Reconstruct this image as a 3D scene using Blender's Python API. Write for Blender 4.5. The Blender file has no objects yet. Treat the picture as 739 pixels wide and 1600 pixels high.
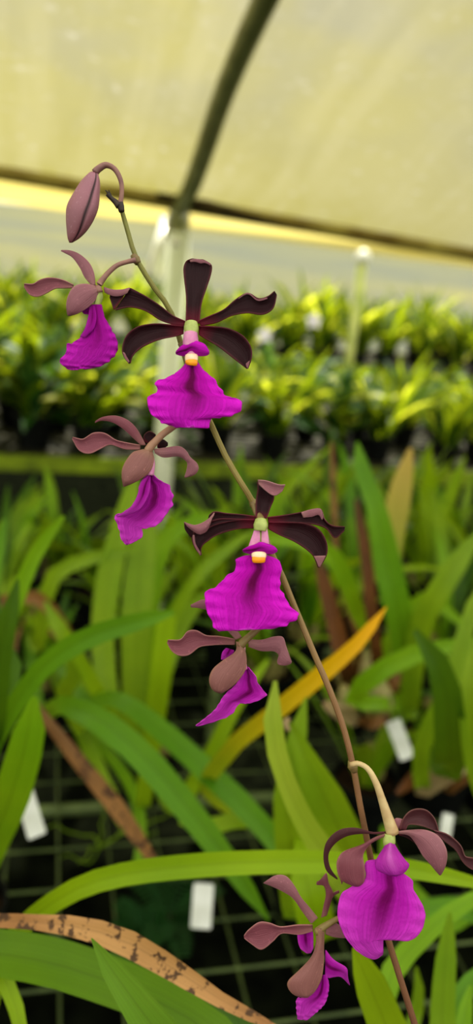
import bpy, bmesh, math, random
from mathutils import Vector, Matrix, noise
random.seed(7)
R = math.radians
C = bpy.context.scene.collection
scene = bpy.context.scene

# ------------------------------------------------------------------ camera
FPX = 1250.0
CAM = Vector((0, 0, 1.6))
h, p, r = R(14), R(17), R(-5.5)
fw = Vector((math.sin(h)*math.cos(p), math.cos(h)*math.cos(p), -math.sin(p)))
R0 = Vector((math.cos(h), -math.sin(h), 0)); U0 = R0.cross(fw)
RT = math.cos(r)*R0 - math.sin(r)*U0
UP = math.sin(r)*R0 + math.cos(r)*U0

def ray(px, py): return fw + (px-369.5)/FPX*RT - (py-800)/FPX*UP
def at(px, py, d): return CAM + ray(px, py)*d            # photo pixel + distance -> place in the greenhouse
def ground(px, py, z):
    d = ray(px, py); return CAM + d*((z-CAM.z)/d.z)
def proj(P):
    d = P-CAM; k = d.dot(fw)
    return 369.5+FPX*d.dot(RT)/k, 800-FPX*d.dot(UP)/k, k

cam = bpy.data.cameras.new('camera')
cam.sensor_fit = 'VERTICAL'; cam.sensor_height = 36; cam.lens = FPX/1600*36
cam.dof.use_dof = True; cam.dof.focus_distance = 0.283; cam.dof.aperture_fstop = cam.lens/4.2
cam.clip_start = 0.01; cam.clip_end = 100
camo = bpy.data.objects.new('camera', cam); C.objects.link(camo)
m = Matrix((RT, UP, -fw)).transposed().to_4x4(); m.translation = CAM
camo.matrix_world = m
scene.camera = camo

# ------------------------------------------------------------------ materials
def lin(c):
    c = c/255
    return c/12.92 if c <= .04045 else ((c+.055)/1.055)**2.4
def rgb(*c): return (lin(c[0]), lin(c[1]), lin(c[2]), 1)

class NT:
    def __init__(s, name):
        s.m = bpy.data.materials.new(name); s.m.use_nodes = True
        s.t = s.m.node_tree; s.t.nodes.clear()
        s.out = s.n('ShaderNodeOutputMaterial')
    def n(s, k, **kw):
        x = s.t.nodes.new(k)
        for a, b in kw.items():
            if a.startswith('i_'): x.inputs[a[2:].replace('_', ' ')].default_value = b
            else: setattr(x, a, b)
        return x
    def l(s, a, b): s.t.links.new(a, b)
    def noise(s, scale, coord='Object', detail=3, vec=None, rough=.5):
        n = s.n('ShaderNodeTexNoise'); n.inputs['Scale'].default_value = scale
        n.inputs['Detail'].default_value = detail; n.inputs['Roughness'].default_value = rough
        if vec is None:
            tc = s.n('ShaderNodeTexCoord'); vec = tc.outputs[coord]
        s.l(vec, n.inputs['Vector']); return n.outputs['Fac']
    def ramp(s, fac, stops):
        r_ = s.n('ShaderNodeValToRGB'); e = r_.color_ramp.elements
        while len(e) > 1: e.remove(e[-1])
        e[0].position, e[0].color = stops[0]
        for p_, c_ in stops[1:]:
            q = e.new(p_); q.color = c_
        s.l(fac, r_.inputs['Fac']); return r_.outputs['Color']
    def mix(s, fac, a, b, mode='MIX'):
        x = s.n('ShaderNodeMix', data_type='RGBA', blend_type=mode)
        for v, i in ((fac, 0), (a, 6), (b, 7)):
            if hasattr(v, 'links'): s.l(v, x.inputs[i])
            else: x.inputs[i].default_value = v
        return x.outputs[2]
    def math(s, op, a, b=0.0, clamp=False):
        x = s.n('ShaderNodeMath', operation=op, use_clamp=clamp)
        for v, i in ((a, 0), (b, 1)):
            if hasattr(v, 'links'): s.l(v, x.inputs[i])
            else: x.inputs[i].default_value = v
        return x.outputs[0]
    def uv(s):
        t = s.n('ShaderNodeUVMap'); x = s.n('ShaderNodeSeparateXYZ'); s.l(t.outputs[0], x.inputs[0])
        return x.outputs[0], x.outputs[1], t.outputs[0]
    def fin(s, col, rough=.5, spec=.4, trans=0, tcol=None, bump=None, bstr=.2, sheen=0):
        b = s.n('ShaderNodeBsdfPrincipled')
        if hasattr(col, 'links'): s.l(col, b.inputs['Base Color'])
        else: b.inputs['Base Color'].default_value = col
        b.inputs['Roughness'].default_value = rough
        b.inputs['Specular IOR Level'].default_value = spec
        if sheen: b.inputs['Sheen Weight'].default_value = sheen
        if bump is not None:
            bp = s.n('ShaderNodeBump'); bp.inputs['Strength'].default_value = bstr
            bp.inputs['Distance'].default_value = .0006
            s.l(bump, bp.inputs['Height']); s.l(bp.outputs[0], b.inputs['Normal'])
        o = b.outputs[0]
        if trans:
            t = s.n('ShaderNodeBsdfTranslucent')
            tc = tcol if tcol is not None else col
            if hasattr(tc, 'links'): s.l(tc, t.inputs['Color'])
            else: t.inputs['Color'].default_value = tc
            mx = s.n('ShaderNodeMixShader'); mx.inputs[0].default_value = trans
            s.l(o, mx.inputs[1]); s.l(t.outputs[0], mx.inputs[2]); o = mx.outputs[0]
        s.l(o, s.out.inputs['Surface']); return s.m

def leaf_mat(name, a, b, trans=.35, tip=None, spots=None, rough=.42, tg=1.0, spec=.3):
    t = NT(name)
    u, v, uvv = t.uv()
    mp = t.n('ShaderNodeMapping'); mp.inputs['Scale'].default_value = (30, 1.2, 1); t.l(uvv, mp.inputs['Vector'])
    vein = t.noise(1.0, vec=mp.outputs[0], detail=2)
    big = t.noise(14, detail=3)
    col = t.mix(t.ramp(big, [(.3, (0, 0, 0, 1)), (.7, (1, 1, 1, 1))]), rgb(*a), rgb(*b))
    col = t.mix(t.math('MULTIPLY', t.ramp(vein, [(.35, (0, 0, 0, 1)), (.7, (1, 1, 1, 1))]), .38), col, rgb(*[c*.6 for c in a]))
    mid = t.math('ABSOLUTE', t.math('SUBTRACT', u, .5))
    mid = t.math('LESS_THAN', mid, .025)
    col = t.mix(t.math('MULTIPLY', mid, .35), col, rgb(*[c*.6 for c in a]))
    if tip: col = t.mix(t.ramp(v, [(tip[0], (0, 0, 0, 1)), (tip[1], (1, 1, 1, 1))]), col, rgb(*tip[2]))
    if spots:
        sp = t.noise(spots[0], detail=4, rough=.65)
        col = t.mix(t.ramp(sp, [(spots[1], (0, 0, 0, 1)), (spots[1]+.05, (1, 1, 1, 1))]), col, rgb(*spots[2]))
    tc = t.mix(.25*tg, col, rgb(215, 225, 40))
    return t.fin(col, rough=rough, spec=spec, trans=trans, tcol=tc, bump=vein, bstr=.35)

M = {}
M['lime'] = leaf_mat('leaf_lime', (160, 192, 28), (140, 176, 24), .4)
M['pale'] = leaf_mat('leaf_pale_lime', (172, 192, 70), (150, 178, 50), .4)
M['green'] = leaf_mat('leaf_green', (116, 164, 24), (138, 180, 28), .38)
M['mid'] = leaf_mat('leaf_mid_green', (90, 142, 24), (108, 158, 28), .35, rough=.42)
M['dark'] = leaf_mat('leaf_dark_green', (50, 90, 16), (76, 116, 18), .3, rough=.42)
M['olive'] = leaf_mat('leaf_olive', (142, 172, 32), (116, 152, 28), .35)
M['big'] = leaf_mat('leaf_broad', (104, 142, 16), (88, 128, 16), .32)
M['yellow'] = leaf_mat('leaf_yellowing', (140, 165, 30), (170, 180, 36), .35, tip=(.62, .97, (232, 172, 16)))
M['cream'] = leaf_mat('leaf_cream', (160, 172, 66), (150, 160, 50), .35, tip=(.75, 1, (190, 160, 84)))
M['spotty'] = leaf_mat('leaf_spotted', (150, 176, 26), (130, 160, 24), .35, spots=(60, .68, (90, 90, 20)))
M['nick'] = leaf_mat('leaf_nicked', (126, 164, 62), (110, 152, 50), .3, spots=(28, .72, (150, 80, 40)), rough=.35)
M['brown'] = leaf_mat('leaf_brown', (160, 116, 62), (110, 76, 40), .15, tg=0, spots=(60, .55, (84, 56, 30)))
M['rust'] = leaf_mat('leaf_rust', (128, 82, 40), (88, 56, 30), .15, tg=0)
M['straw'] = leaf_mat('leaf_straw', (200, 154, 98), (150, 104, 60), .15, spots=(150, .55, (90, 66, 44)), tg=0, rough=.55)
M['sheath'] = leaf_mat('dry_sheath', (196, 180, 140), (150, 124, 80), .2, tg=0)
M['far1'] = leaf_mat('foliage_bright', (104, 146, 14), (44, 92, 12), .5, rough=.6, spec=.12, tg=2)
M['far2'] = leaf_mat('foliage_green', (44, 92, 16), (20, 54, 12), .32, rough=.6, spec=.12, tg=1.6)
M['far3'] = leaf_mat('foliage_yellow', (200, 206, 20), (120, 160, 16), .6, rough=.6, spec=.12, tg=2)
M['far4'] = leaf_mat('foliage_bluegreen', (52, 100, 40), (24, 62, 24), .22, rough=.5, spec=.25)
M['glint'] = leaf_mat('foliage_painted_glint', (240, 240, 96), (224, 228, 60), .7, rough=.4, spec=.3, tg=1)  # a few pale yellow leaves: bright highlights painted into the leaf colour
M['fern'] = leaf_mat('fern_green', (36, 82, 36), (24, 60, 26), .25)

def petal_mat(name, base, edge, root, trans=.12, rough=.36, speck=True, spec=.28, sheen=0):
    t = NT(name); u, v, uvv = t.uv()
    mp = t.n('ShaderNodeMapping'); mp.inputs['Scale'].default_value = (26, 1.5, 1); t.l(uvv, mp.inputs['Vector'])
    vein = t.noise(1.0, vec=mp.outputs[0], detail=3)
    e = t.math('MULTIPLY', t.math('ABSOLUTE', t.math('SUBTRACT', u, .5)), 2.0)
    col = t.mix(t.ramp(e, [(.8, (0, 0, 0, 1)), (1, (1, 1, 1, 1))]), rgb(*base), rgb(*edge))
    col = t.mix(t.ramp(v, [(0, (.9, .9, .9, 1)), (.26, (0, 0, 0, 1))]), col, rgb(*root))
    col = t.mix(t.math('MULTIPLY', vein, .4), col, rgb(*[c*.6 for c in base]))
    if speck:
        n = t.noise(900, detail=2)
        col = t.mix(t.ramp(n, [(.64, (0, 0, 0, 1)), (.78, (.2, .2, .2, 1))]), col, rgb(*[min(255, c*1.5+20) for c in base]))
    return t.fin(col, rough=rough, spec=spec, trans=trans, bump=vein, bstr=.5, sheen=sheen)
M['maroon'] = petal_mat('petal_maroon', (46, 13, 20), (96, 42, 48), (112, 20, 46), .04, .38, False, .22, 0)
M['maroon2'] = petal_mat('petal_brown_maroon', (84, 46, 50), (118, 78, 74), (110, 60, 66), .08, .36)
M['mauve'] = petal_mat('petal_mauve', (158, 106, 114), (184, 136, 134), (176, 130, 126), .15, .42)
M['mauve2'] = petal_mat('petal_mauve_dark', (140, 82, 92), (172, 120, 116), (162, 114, 108), .12, .4)
M['mauve3'] = petal_mat('petal_tan', (156, 108, 102), (172, 126, 104), (170, 132, 106), .15, .42)

def lip_mat(name, a, edge, mid):
    t = NT(name); u, v, uvv = t.uv()
    # veins fan out from the throat
    mp = t.n('ShaderNodeMapping'); mp.inputs['Scale'].default_value = (34, 2.0, 1); t.l(uvv, mp.inputs['Vector'])
    vein = t.noise(1.0, vec=mp.outputs[0], detail=4, rough=.6)
    d = t.math('ABSOLUTE', t.math('SUBTRACT', u, .5))
    stripe = t.ramp(d, [(.04, (1, 1, 1, 1)), (.13, (.3, .3, .3, 1)), (.32, (0, 0, 0, 1))])
    along = t.ramp(v, [(0, (.9, .9, .9, 1)), (.35, (1, 1, 1, 1)), (.8, (0, 0, 0, 1))])
    col = t.mix(t.ramp(v, [(.35, (0, 0, 0, 1)), (1, (1, 1, 1, 1))]), rgb(*a), rgb(*edge))
    col = t.mix(t.math('MULTIPLY', t.ramp(vein, [(.35, (0, 0, 0, 1)), (.65, (1, 1, 1, 1))]), .45), col, rgb(*[c*.72 for c in a]))
    col = t.mix(t.ramp(d, [(.25, (0, 0, 0, 1)), (.5, (.6, .6, .6, 1))]), col, rgb(*edge))
    s = t.mix(1.0, stripe, along, 'MULTIPLY')
    col = t.mix(t.math('MULTIPLY', s, .95), col, rgb(*mid))
    fine = t.noise(700, detail=3)
    bb = t.math('ADD', vein, t.math('MULTIPLY', fine, .5))
    return t.fin(col, rough=.5, spec=.12, trans=.22, bump=bb, bstr=1.0)
M['lip'] = lip_mat('lip_magenta', (216, 16, 200), (226, 44, 216), (100, 0, 66))
M['hood'] = lip_mat('lip_hood_pink', (206, 66, 190), (196, 60, 190), (226, 120, 210))
M['lip2'] = lip_mat('lip_orchid_pink', (206, 40, 196), (222, 84, 212), (112, 0, 88))
M['lip3'] = lip_mat('lip_shaded', (194, 22, 180), (210, 46, 200), (150, 10, 130))
def plain(name, c, c2=None, scale=60, rough=.5, spec=.4, trans=0, bstr=.3, detail=3):
    t = NT(name); n = t.noise(scale, detail=detail)
    col = t.mix(t.ramp(n, [(.35, (0, 0, 0, 1)), (.65, (1, 1, 1, 1))]), rgb(*c), rgb(*(c2 or [x*.8 for x in c])))
    return t.fin(col, rough=rough, spec=spec, trans=trans, bump=n, bstr=bstr)
M['colgreen'] = plain('column_pale_green', (176, 188, 110), (150, 160, 90), 300, .45)
M['colpink'] = plain('column_pink', (226, 160, 190), (214, 130, 180), 300, .45, trans=.2)
M['creamy'] = plain('anther_cream', (240, 214, 180), (232, 196, 160), 500, .4)
M['orange'] = plain('anther_orange', (240, 160, 24), (230, 140, 30), 500, .4)
M['pot'] = plain('black_plastic', (16, 18, 16), (24, 26, 22), 20, .6, .15)
M['tag'] = plain('white_plastic', (226, 228, 220), (206, 208, 196), 30, .4)
M['bark'] = plain('potting_bark', (56, 40, 24), (28, 20, 13), 80, 1, .1)
M['bulb'] = plain('pseudobulb', (150, 138, 84), (104, 104, 50), 50, .5)
M['wood'] = plain('mossy_timber', (150, 172, 34), (92, 108, 26), 9, .8)
M['wood2'] = plain('dark_timber', (60, 56, 34), (34, 34, 22), 9, .8)
M['wire'] = plain('weathered_wire', (112, 128, 74), (84, 98, 60), 40, .55)
M['steel'] = plain('galvanised_steel', (172, 170, 120), (146, 144, 98), 12, .42, .5)
M['post'] = plain('pale_painted_post', (236, 240, 214), (214, 222, 186), 6, .5)
M['shiny'] = plain('bright_metal', (246, 244, 224), (232, 232, 204), 9, .3)
M['white'] = plain('white_petal', (236, 232, 238), (214, 210, 216), 60, .5, trans=.3)

def stem_mat():
    t = NT('stem'); u, v, uvv = t.uv()
    n = t.noise(160, detail=3)
    mp = t.n('ShaderNodeMapping'); mp.inputs['Scale'].default_value = (14, 3, 1); t.l(uvv, mp.inputs['Vector'])
    st = t.noise(1, vec=mp.outputs[0], detail=2)
    col = t.ramp(v, [(0, rgb(134, 138, 66)), (.1, rgb(146, 136, 68)), (.22, rgb(150, 114, 76)), (.4, rgb(124, 84, 66)), (1, rgb(96, 64, 52))])
    col = t.mix(t.math('MULTIPLY', n, .5), col, rgb(84, 58, 44))
    return t.fin(col, rough=.45, spec=.4, bump=st, bstr=.6)
M['stem'] = stem_mat()
M['ped_mauve'] = plain('pedicel_mauve', (150, 112, 98), (128, 92, 88), 200, .45)
M['ped_olive'] = plain('pedicel_olive', (134, 118, 70), (116, 96, 62), 200, .45)
M['ped_tan'] = plain('pedicel_tan', (168, 134, 104), (148, 110, 90), 200, .45)
M['ped_cream'] = plain('pedicel_cream', (196, 176, 128), (176, 146, 104), 180, .45)
M['node'] = plain('stem_node', (74, 62, 50), (50, 42, 40), 300, .6)
def bud_mat():
    t = NT('bud_skin'); u, v, uvv = t.uv()
    n = t.noise(1100, detail=2)
    col = t.mix(t.ramp(v, [(0, (0, 0, 0, 1)), (1, (1, 1, 1, 1))]), rgb(162, 112, 124), rgb(136, 88, 92))
    col = t.mix(t.ramp(n, [(.62, (0, 0, 0, 1)), (.72, (.4, .4, .4, 1))]), col, rgb(186, 150, 156))
    big = t.noise(120, detail=3)
    col = t.mix(t.math('MULTIPLY', big, .4), col, rgb(92, 58, 62))
    d = t.math('ABSOLUTE', t.math('SUBTRACT', u, .5))
    col = t.mix(t.ramp(d, [(.006, (1, 1, 1, 1)), (.03, (0, 0, 0, 1))]), col, rgb(48, 22, 26))
    return t.fin(col, rough=.45, spec=.4, bump=big, bstr=.4)
M['bud'] = bud_mat()

# ------------------------------------------------------------------ object helpers
def tag(o, label=None, cat=None, group=None, kind=None):
    for k, v in (('label', label), ('category', cat), ('group', group), ('kind', kind)):
        if v: o[k] = v
    return o
def empty(name, loc, label=None, cat=None, group=None):
    o = bpy.data.objects.new(name, None); C.objects.link(o); o.location = loc
    o.empty_display_size = .02
    tag(o, label, cat, group); return o
bpy.context.view_layer.update()
def world_loc(o):
    v = Vector(o.location); q = o.parent
    while q: v += Vector(q.location); q = q.parent
    return v
def link(name, me, mats, parent=None, smooth=True):
    if not isinstance(mats, (list, tuple)): mats = [mats]
    for m_ in mats: me.materials.append(M[m_] if isinstance(m_, str) else m_)
    if smooth: me.shade_smooth()
    o = bpy.data.objects.new(name, me); C.objects.link(o)
    if parent:
        o.parent = parent
        me.transform(Matrix.Translation(-world_loc(parent)))
    return o
def finish(bm, name):
    me = bpy.data.meshes.new(name); bm.to_mesh(me); bm.free(); return me

def cr(P, n):
    """Catmull-Rom resample by chord length, P = list of Vectors"""
    P = [Vector(q) for q in P]
    if len(P) == 1: return [P[0].copy() for _ in range(n)]
    L = [0]
    for a, b in zip(P, P[1:]): L.append(L[-1]+max((b-a).length, 1e-9))
    out = []
    for i in range(n):
        s = L[-1]*i/(n-1); k = 0
        while k < len(P)-2 and s > L[k+1]: k += 1
        t = (s-L[k])/(L[k+1]-L[k])
        p1, p2 = P[k], P[k+1]
        p0 = P[k-1] if k else p1*2-p2
        p3 = P[k+2] if k+2 < len(P) else p2*2-p1
        h1 = (L[k+1]-L[k])
        m1 = (p2-p0)/((L[k+1]-L[k-1]) if k else 2*h1)*h1
        m2 = (p3-p1)/((L[k+2]-L[k]) if k+2 < len(P) else 2*h1)*h1
        t2, t3 = t*t, t*t*t
        out.append((2*t3-3*t2+1)*p1+(t3-2*t2+t)*m1+(-2*t3+3*t2)*p2+(t3-t2)*m2)
    return out

def tube_mesh(bm, pts, rad, n=24, seg=10, flat=1.0, caps=True, uvl=None, view=None, res=True):
    P = cr(pts, n) if res else [Vector(q) for q in pts]
    n = len(P)
    rr = cr([Vector((x, 0, 0)) for x in rad], n) if False else [Vector((interp(rad, i/(n-1)), 0, 0)) for i in range(n)]
    rings = []
    ref = view or Vector((0.3, .2, .9)).normalized()
    for i, q in enumerate(P):
        t = (P[min(i+1, n-1)]-P[max(i-1, 0)]).normalized()
        a = t.cross(ref)
        if a.length < 1e-4: a = t.cross(Vector((1, 0, 0)))
        a.normalize(); b = a.cross(t).normalized()
        rings.append([bm.verts.new(q+rr[i].x*(math.cos(2*math.pi*k/seg)*a+flat*math.sin(2*math.pi*k/seg)*b)) for k in range(seg)])
    for i in range(n-1):
        for k in range(seg):
            f = bm.faces.new((rings[i][k], rings[i][(k+1) % seg], rings[i+1][(k+1) % seg], rings[i+1][k]))
            f.smooth = True
            if uvl:
                for lp, (uu, vv) in zip(f.loops, ((k/seg, i/(n-1)), ((k+1)/seg, i/(n-1)), ((k+1)/seg, (i+1)/(n-1)), (k/seg, (i+1)/(n-1)))): lp[uvl].uv = (uu, vv)
    if caps:
        for rg in (rings[0], rings[-1]):
            try: bm.faces.new(rg)
            except ValueError: pass
def interp(a, t):
    if len(a) == 1: return a[0]
    s = t*(len(a)-1); k = min(int(s), len(a)-2); s -= k
    return a[k]*(1-s)+a[k+1]*s
def tube(name, pts, rad, mat, parent=None, **kw):
    bm = bmesh.new(); uvl = bm.loops.layers.uv.new('UVMap')
    tube_mesh(bm, pts, rad, uvl=uvl, **kw)
    bmesh.ops.recalc_face_normals(bm, faces=bm.faces)
    return link(name, finish(bm, name), mat, parent)
def box_bm(bm, lo, hi, rot=None, cen=None):
    lo = Vector(lo); hi = Vector(hi); c = (lo+hi)/2; s = hi-lo
    mt = Matrix.Translation(c if cen is None else cen)
    if rot: mt = mt @ rot
    bmesh.ops.create_cube(bm, size=1, matrix=mt @ Matrix.Diagonal((s.x, s.y, s.z, 1)))
def box(name, lo, hi, mat, parent=None, bev=0.0):
    bm = bmesh.new(); box_bm(bm, lo, hi)
    if bev: bmesh.ops.bevel(bm, geom=bm.edges[:], offset=bev, segments=2, affect='EDGES')
    return link(name, finish(bm, name), mat, parent, smooth=False)

# ------------------------------------------------------------------ flowers
class FR:
    """frame of one flower: sketch units (origin, scale) on a plane at distance d, z towards the viewer"""
    def __init__(s, x0, y0, sc, d): s.x0, s.y0, s.sc, s.d = x0, y0, sc, d
    def __call__(s, x, y, z=0):
        return at(s.x0+x/s.sc, s.y0+y/s.sc, s.d - z/s.sc*s.d/FPX)
    def u(s, v): return v/s.sc*s.d/FPX     # sketch length -> metres

def patch(bm, uvl, F, A, B, z=(0, 0), bulge=0, ruf=0, rfreq=9, front=True, nr=26, nc=12, ph=0, jag=0):
    def lift(L):
        out = []
        tot = sum((Vector(b[:2])-Vector(a[:2])).length for a, b in zip(L, L[1:])) or 1
        s = 0; prev = None
        for q in L:
            if prev is not None: s += (Vector(q[:2])-Vector(prev[:2])).length
            prev = q
            zz = interp(z, s/tot) + (q[2] if len(q) > 2 else 0)
            out.append(Vector((q[0], q[1], zz)))
        return out
    a, b = cr(lift(A), nr), cr(lift(B), nr)
    V = []
    for i in range(nr):
        v = i/(nr-1); row = []
        for k in range(nc+1):
            u = k/nc; e = abs(2*u-1)
            q = a[i].lerp(b[i], u)
            wd = (a[i]-b[i]).length
            edge = max(e**3, max(0, (v-.75)*4)**2 if v > .75 else 0)
            q.z += bulge*math.sin(math.pi*u)*min(1, wd/60) + ruf*edge*(math.sin(rfreq*v*6.28+ph+(3 if u > .5 else 0))+.6*math.sin(rfreq*u*9+ph))*min(1, v*3)
            if jag and (e > .99 or v > .99) and .1 < v:
                q.x += 1.5*jag*(noise.noise(Vector((v*22+ph, u*7, 3)))+.5*noise.noise(Vector((v*55, u*20, 5)))); q.y += 1.5*jag*(noise.noise(Vector((v*22, u*9+ph, 8)))+.5*noise.noise(Vector((v*50, u*26, 9))))
            row.append(bm.verts.new(F(q.x, q.y, q.z)))
        V.append(row)
    fs = []
    for i in range(nr-1):
        for k in range(nc):
            f = bm.faces.new((V[i][k], V[i][k+1], V[i+1][k+1], V[i+1][k])); f.smooth = True
            for lp, (uu, vv) in zip(f.loops, ((k, i), (k+1, i), (k+1, i+1), (k, i+1))): lp[uvl].uv = (uu/nc, vv/(nr-1))
            fs.append(f)
    s = 0
    for f in fs:
        f.normal_update(); s += f.normal.dot(-fw)*f.calc_area()
    if s < 0:
        for f in fs: f.normal_flip()
    for f in fs: f.material_index = 0 if front else 1
def petal(name, parent, F, patches, front='maroon', back='mauve', th=.0005):
    bm = bmesh.new(); uvl = bm.loops.layers.uv.new('UVMap')
    for q in patches: patch(bm, uvl, F, **q)
    o = link(name, finish(bm, name), [front, back, back, front], parent)
    sm = o.modifiers.new('thickness', 'SOLIDIFY'); sm.thickness = th; sm.offset = -1; sm.material_offset = 2; sm.use_rim = True
    sb = o.modifiers.new('smooth', 'SUBSURF'); sb.levels = sb.render_levels = 1
    return o
def P_(A, B, **kw): return dict(A=A, B=B, **kw)

# ---- the flowering orchid (subject): pot out of frame, long arching flower stem
D = 0.28
base_pt = Vector((0.17, 0.40, 0.78))
orchid = empty('flowering_orchid', base_pt,
    'orchid with long brown arching flower stem carrying seven maroon and magenta flowers and a bud', 'orchid')
SP = [(187, 317, .283), (198, 356, .283), (212, 402, .283), (228, 430, .284), (239, 447, .285), (266, 485, .286), (285, 545, .287), (305, 610, .287), (329, 661, .286),
      (352, 712, .285), (378, 757, .285), (398, 790, .286), (412, 830, .287), (424, 864, .287), (441, 900, .287), (456, 938, .286), (474, 981, .285),
      (490, 1020, .284), (515, 1078, .284), (538, 1142, .285), (552, 1200, .286), (562, 1255, .287), (573, 1310, .288), (587, 1380, .290), (605, 1462, .292), (621, 1515, .294), (640, 1575, .297), (656, 1625, .3), (690, 1720, .31)]
sp = [at(*q) for q in SP] + [base_pt+Vector((.04, .0, .18)), base_pt+Vector((.01, 0, .03))]
mpp = D/FPX
tube('flower_stem', sp, [3.6*mpp, 4.8*mpp, 5.0*mpp, 5.0*mpp, 5.6*mpp, 6.4*mpp, 7.2*mpp, 7.8*mpp, 8.5*mpp, 8.5*mpp, 9*mpp, 11*mpp], 'stem', orchid, n=170, seg=14)

def make_flower(F, ped, rad, pm, label):
    o = tube('flower', [F(*q) for q in ped], [F.u(x) for x in rad], pm, orchid, n=26, seg=12)
    o['label'] = label
    return o
def node(x, y, d, rr, ax=(0, 1)):
    a = at(x-ax[0]*rr, y-ax[1]*rr, d); b = at(x, y, d); c = at(x+ax[0]*rr, y+ax[1]*rr, d)
    tube('stem_node', [a, b, c], [4.8*mpp, 7.0*mpp*rr/8, 5*mpp], 'stem' if False else 'ped_olive', orchid, n=9, seg=12)
node(212, 405, .283, 8, (.5, .85)); node(397, 788, .286, 9, (.5, .85)); node(551, 1197, .286, 10, (.3, .95))

# bud --------------------------------------------------------------
F = FR(20, 240, 3.359, .279)
bud = tube('bud', [F(x, y, z) for x, y, z in ((564, 265, -6), (572, 200, 0), (566, 140, 4), (535, 82, 8), (490, 60, 10), (450, 80, 10), (430, 100, 10))],
           [F.u(x) for x in (14, 12, 12, 13, 14, 17, 20)], 'ped_mauve', orchid, n=34, seg=12)
bud['label'] = 'closed mauve bud nodding on a hooked stalk'
def bud_body():
    A = [(408, 92), (360, 140), (318, 205), (284, 270), (278, 330), (283, 410), (288, 445), (297, 468)]
    B = [(446, 98), (458, 150), (457, 210), (450, 285), (425, 350), (390, 405), (350, 445), (312, 468)]
    n, seg = 40, 36
    a = cr([Vector((x, y, 0)) for x, y in A], n); b = cr([Vector((x, y, 0)) for x, y in B], n)
    bm = bmesh.new(); uvl = bm.loops.layers.uv.new('UVMap'); rings = []
    for i in range(n):
        c = (a[i]+b[i])/2; w = (b[i]-a[i])/2
        if i == 0: w *= .75
        ring = []
        for k in range(seg):
            t = 2*math.pi*k/seg
            # seam runs down the right-front side
            ts = math.pi/2 - .55 + .25*math.sin(i/n*3.1)
            dd = abs((t-ts+math.pi) % (2*math.pi)-math.pi)
            g = 1-.10*math.exp(-(dd/.13)**2)*min(1, i/6) + .05*math.exp(-((dd-.3)/.15)**2)
            ring.append(bm.verts.new(F(c.x+w.x*math.cos(t)*g, c.y+w.y*math.cos(t)*g, 10+w.length*.9*math.sin(t)*g)))
        rings.append(ring)
    for i in range(n-1):
        for k in range(seg):
            f = bm.faces.new((rings[i][k], rings[i][(k+1) % seg], rings[i+1][(k+1) % seg], rings[i+1][k]))
            tsf = (math.pi/2-.55+.25*math.sin(i/n*3.1))/(2*math.pi)
            for lp, (kk, ii) in zip(f.loops, ((k, i), (k+1, i), (k+1, i+1), (k, i+1))): lp[uvl].uv = (kk/seg-tsf+.5, ii/(n-1))
    bm.faces.new(rings[0]); bm.faces.new(rings[-1])
    bmesh.ops.recalc_face_normals(bm, faces=bm.faces)
    return link('bud_sepals', finish(bm, 'bud_sepals'), 'bud', bud)
bud_body()
tube('stem_tip', [F(558, 275, -6), (F(540, 255, -3)), F(515, 232, 0), F(500, 212, 2)], [F.u(x) for x in (20, 15, 11, 15)], 'node', orchid, n=12, seg=10)
tube('stem_tip', [F(502, 216, 2), F(494, 200, 6), F(485, 192, 8)], [F.u(x) for x in (8, 5, 2)], 'node', orchid, n=6, seg=6)
tube('stem_tip', [F(502, 216, 2), F(506, 200, 6), F(503, 190, 8)], [F.u(x) for x in (8, 4, 2)], 'node', orchid, n=6, seg=6)
tube('stem_tip', [F(566, 250, -6), F(566, 275, -6), F(572, 305, -6)], [F.u(x) for x in (13, 19, 15)], 'node', orchid, n=8, seg=12)

# flower 1 (upper left, seen from behind) --------------------------
f1 = make_flower(F, [(645, 558, -6), (600, 568, 0), (550, 585, 8), (515, 612, 14), (480, 650, 18), (448, 700, 20), (455, 730, 18)], (14, 12, 12, 13, 14, 17, 20), 'ped_mauve',
                 'flower turned away on the upper left of the stem')
petal('sepal', f1, F, [P_([(412, 692), (375, 650), (350, 600), (310, 545), (270, 522), (250, 512)], [(436, 690), (428, 625), (402, 570), (350, 525), (300, 506), (252, 505)], z=(14, 0, -20), bulge=10)], 'mauve', 'mauve2')
petal('petal', f1, F, [P_([(320, 690), (260, 662), (190, 650), (140, 662), (110, 683), (57, 683)], [(315, 702), (270, 704), (220, 706), (180, 728), (130, 750), (90, 740), (60, 695)], z=(8, 12, -6, -14), bulge=-14),
                       ], 'mauve2', 'maroon')
petal('sepal', f1, F, [P_([(448, 695), (400, 682), (350, 682), (312, 700), (285, 750), (278, 800), (285, 850)], [(458, 712), (448, 750), (420, 788), (380, 820), (335, 845), (292, 855)], z=(18, 34, 34, 14), bulge=20)], 'mauve', 'maroon')
petal('petal', f1, F, [P_([(478, 704), (520, 713), (560, 712), (605, 708)], [(480, 728), (500, 740), (550, 748), (600, 740)], z=(5, -14, -26), bulge=5)], 'mauve', 'maroon')
tube('column', [F(450, 715, 6), F(448, 755, 6), F(440, 800, 6)], [F.u(x) for x in (20, 26, 16)], 'colgreen', f1, n=12, seg=14)
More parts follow.
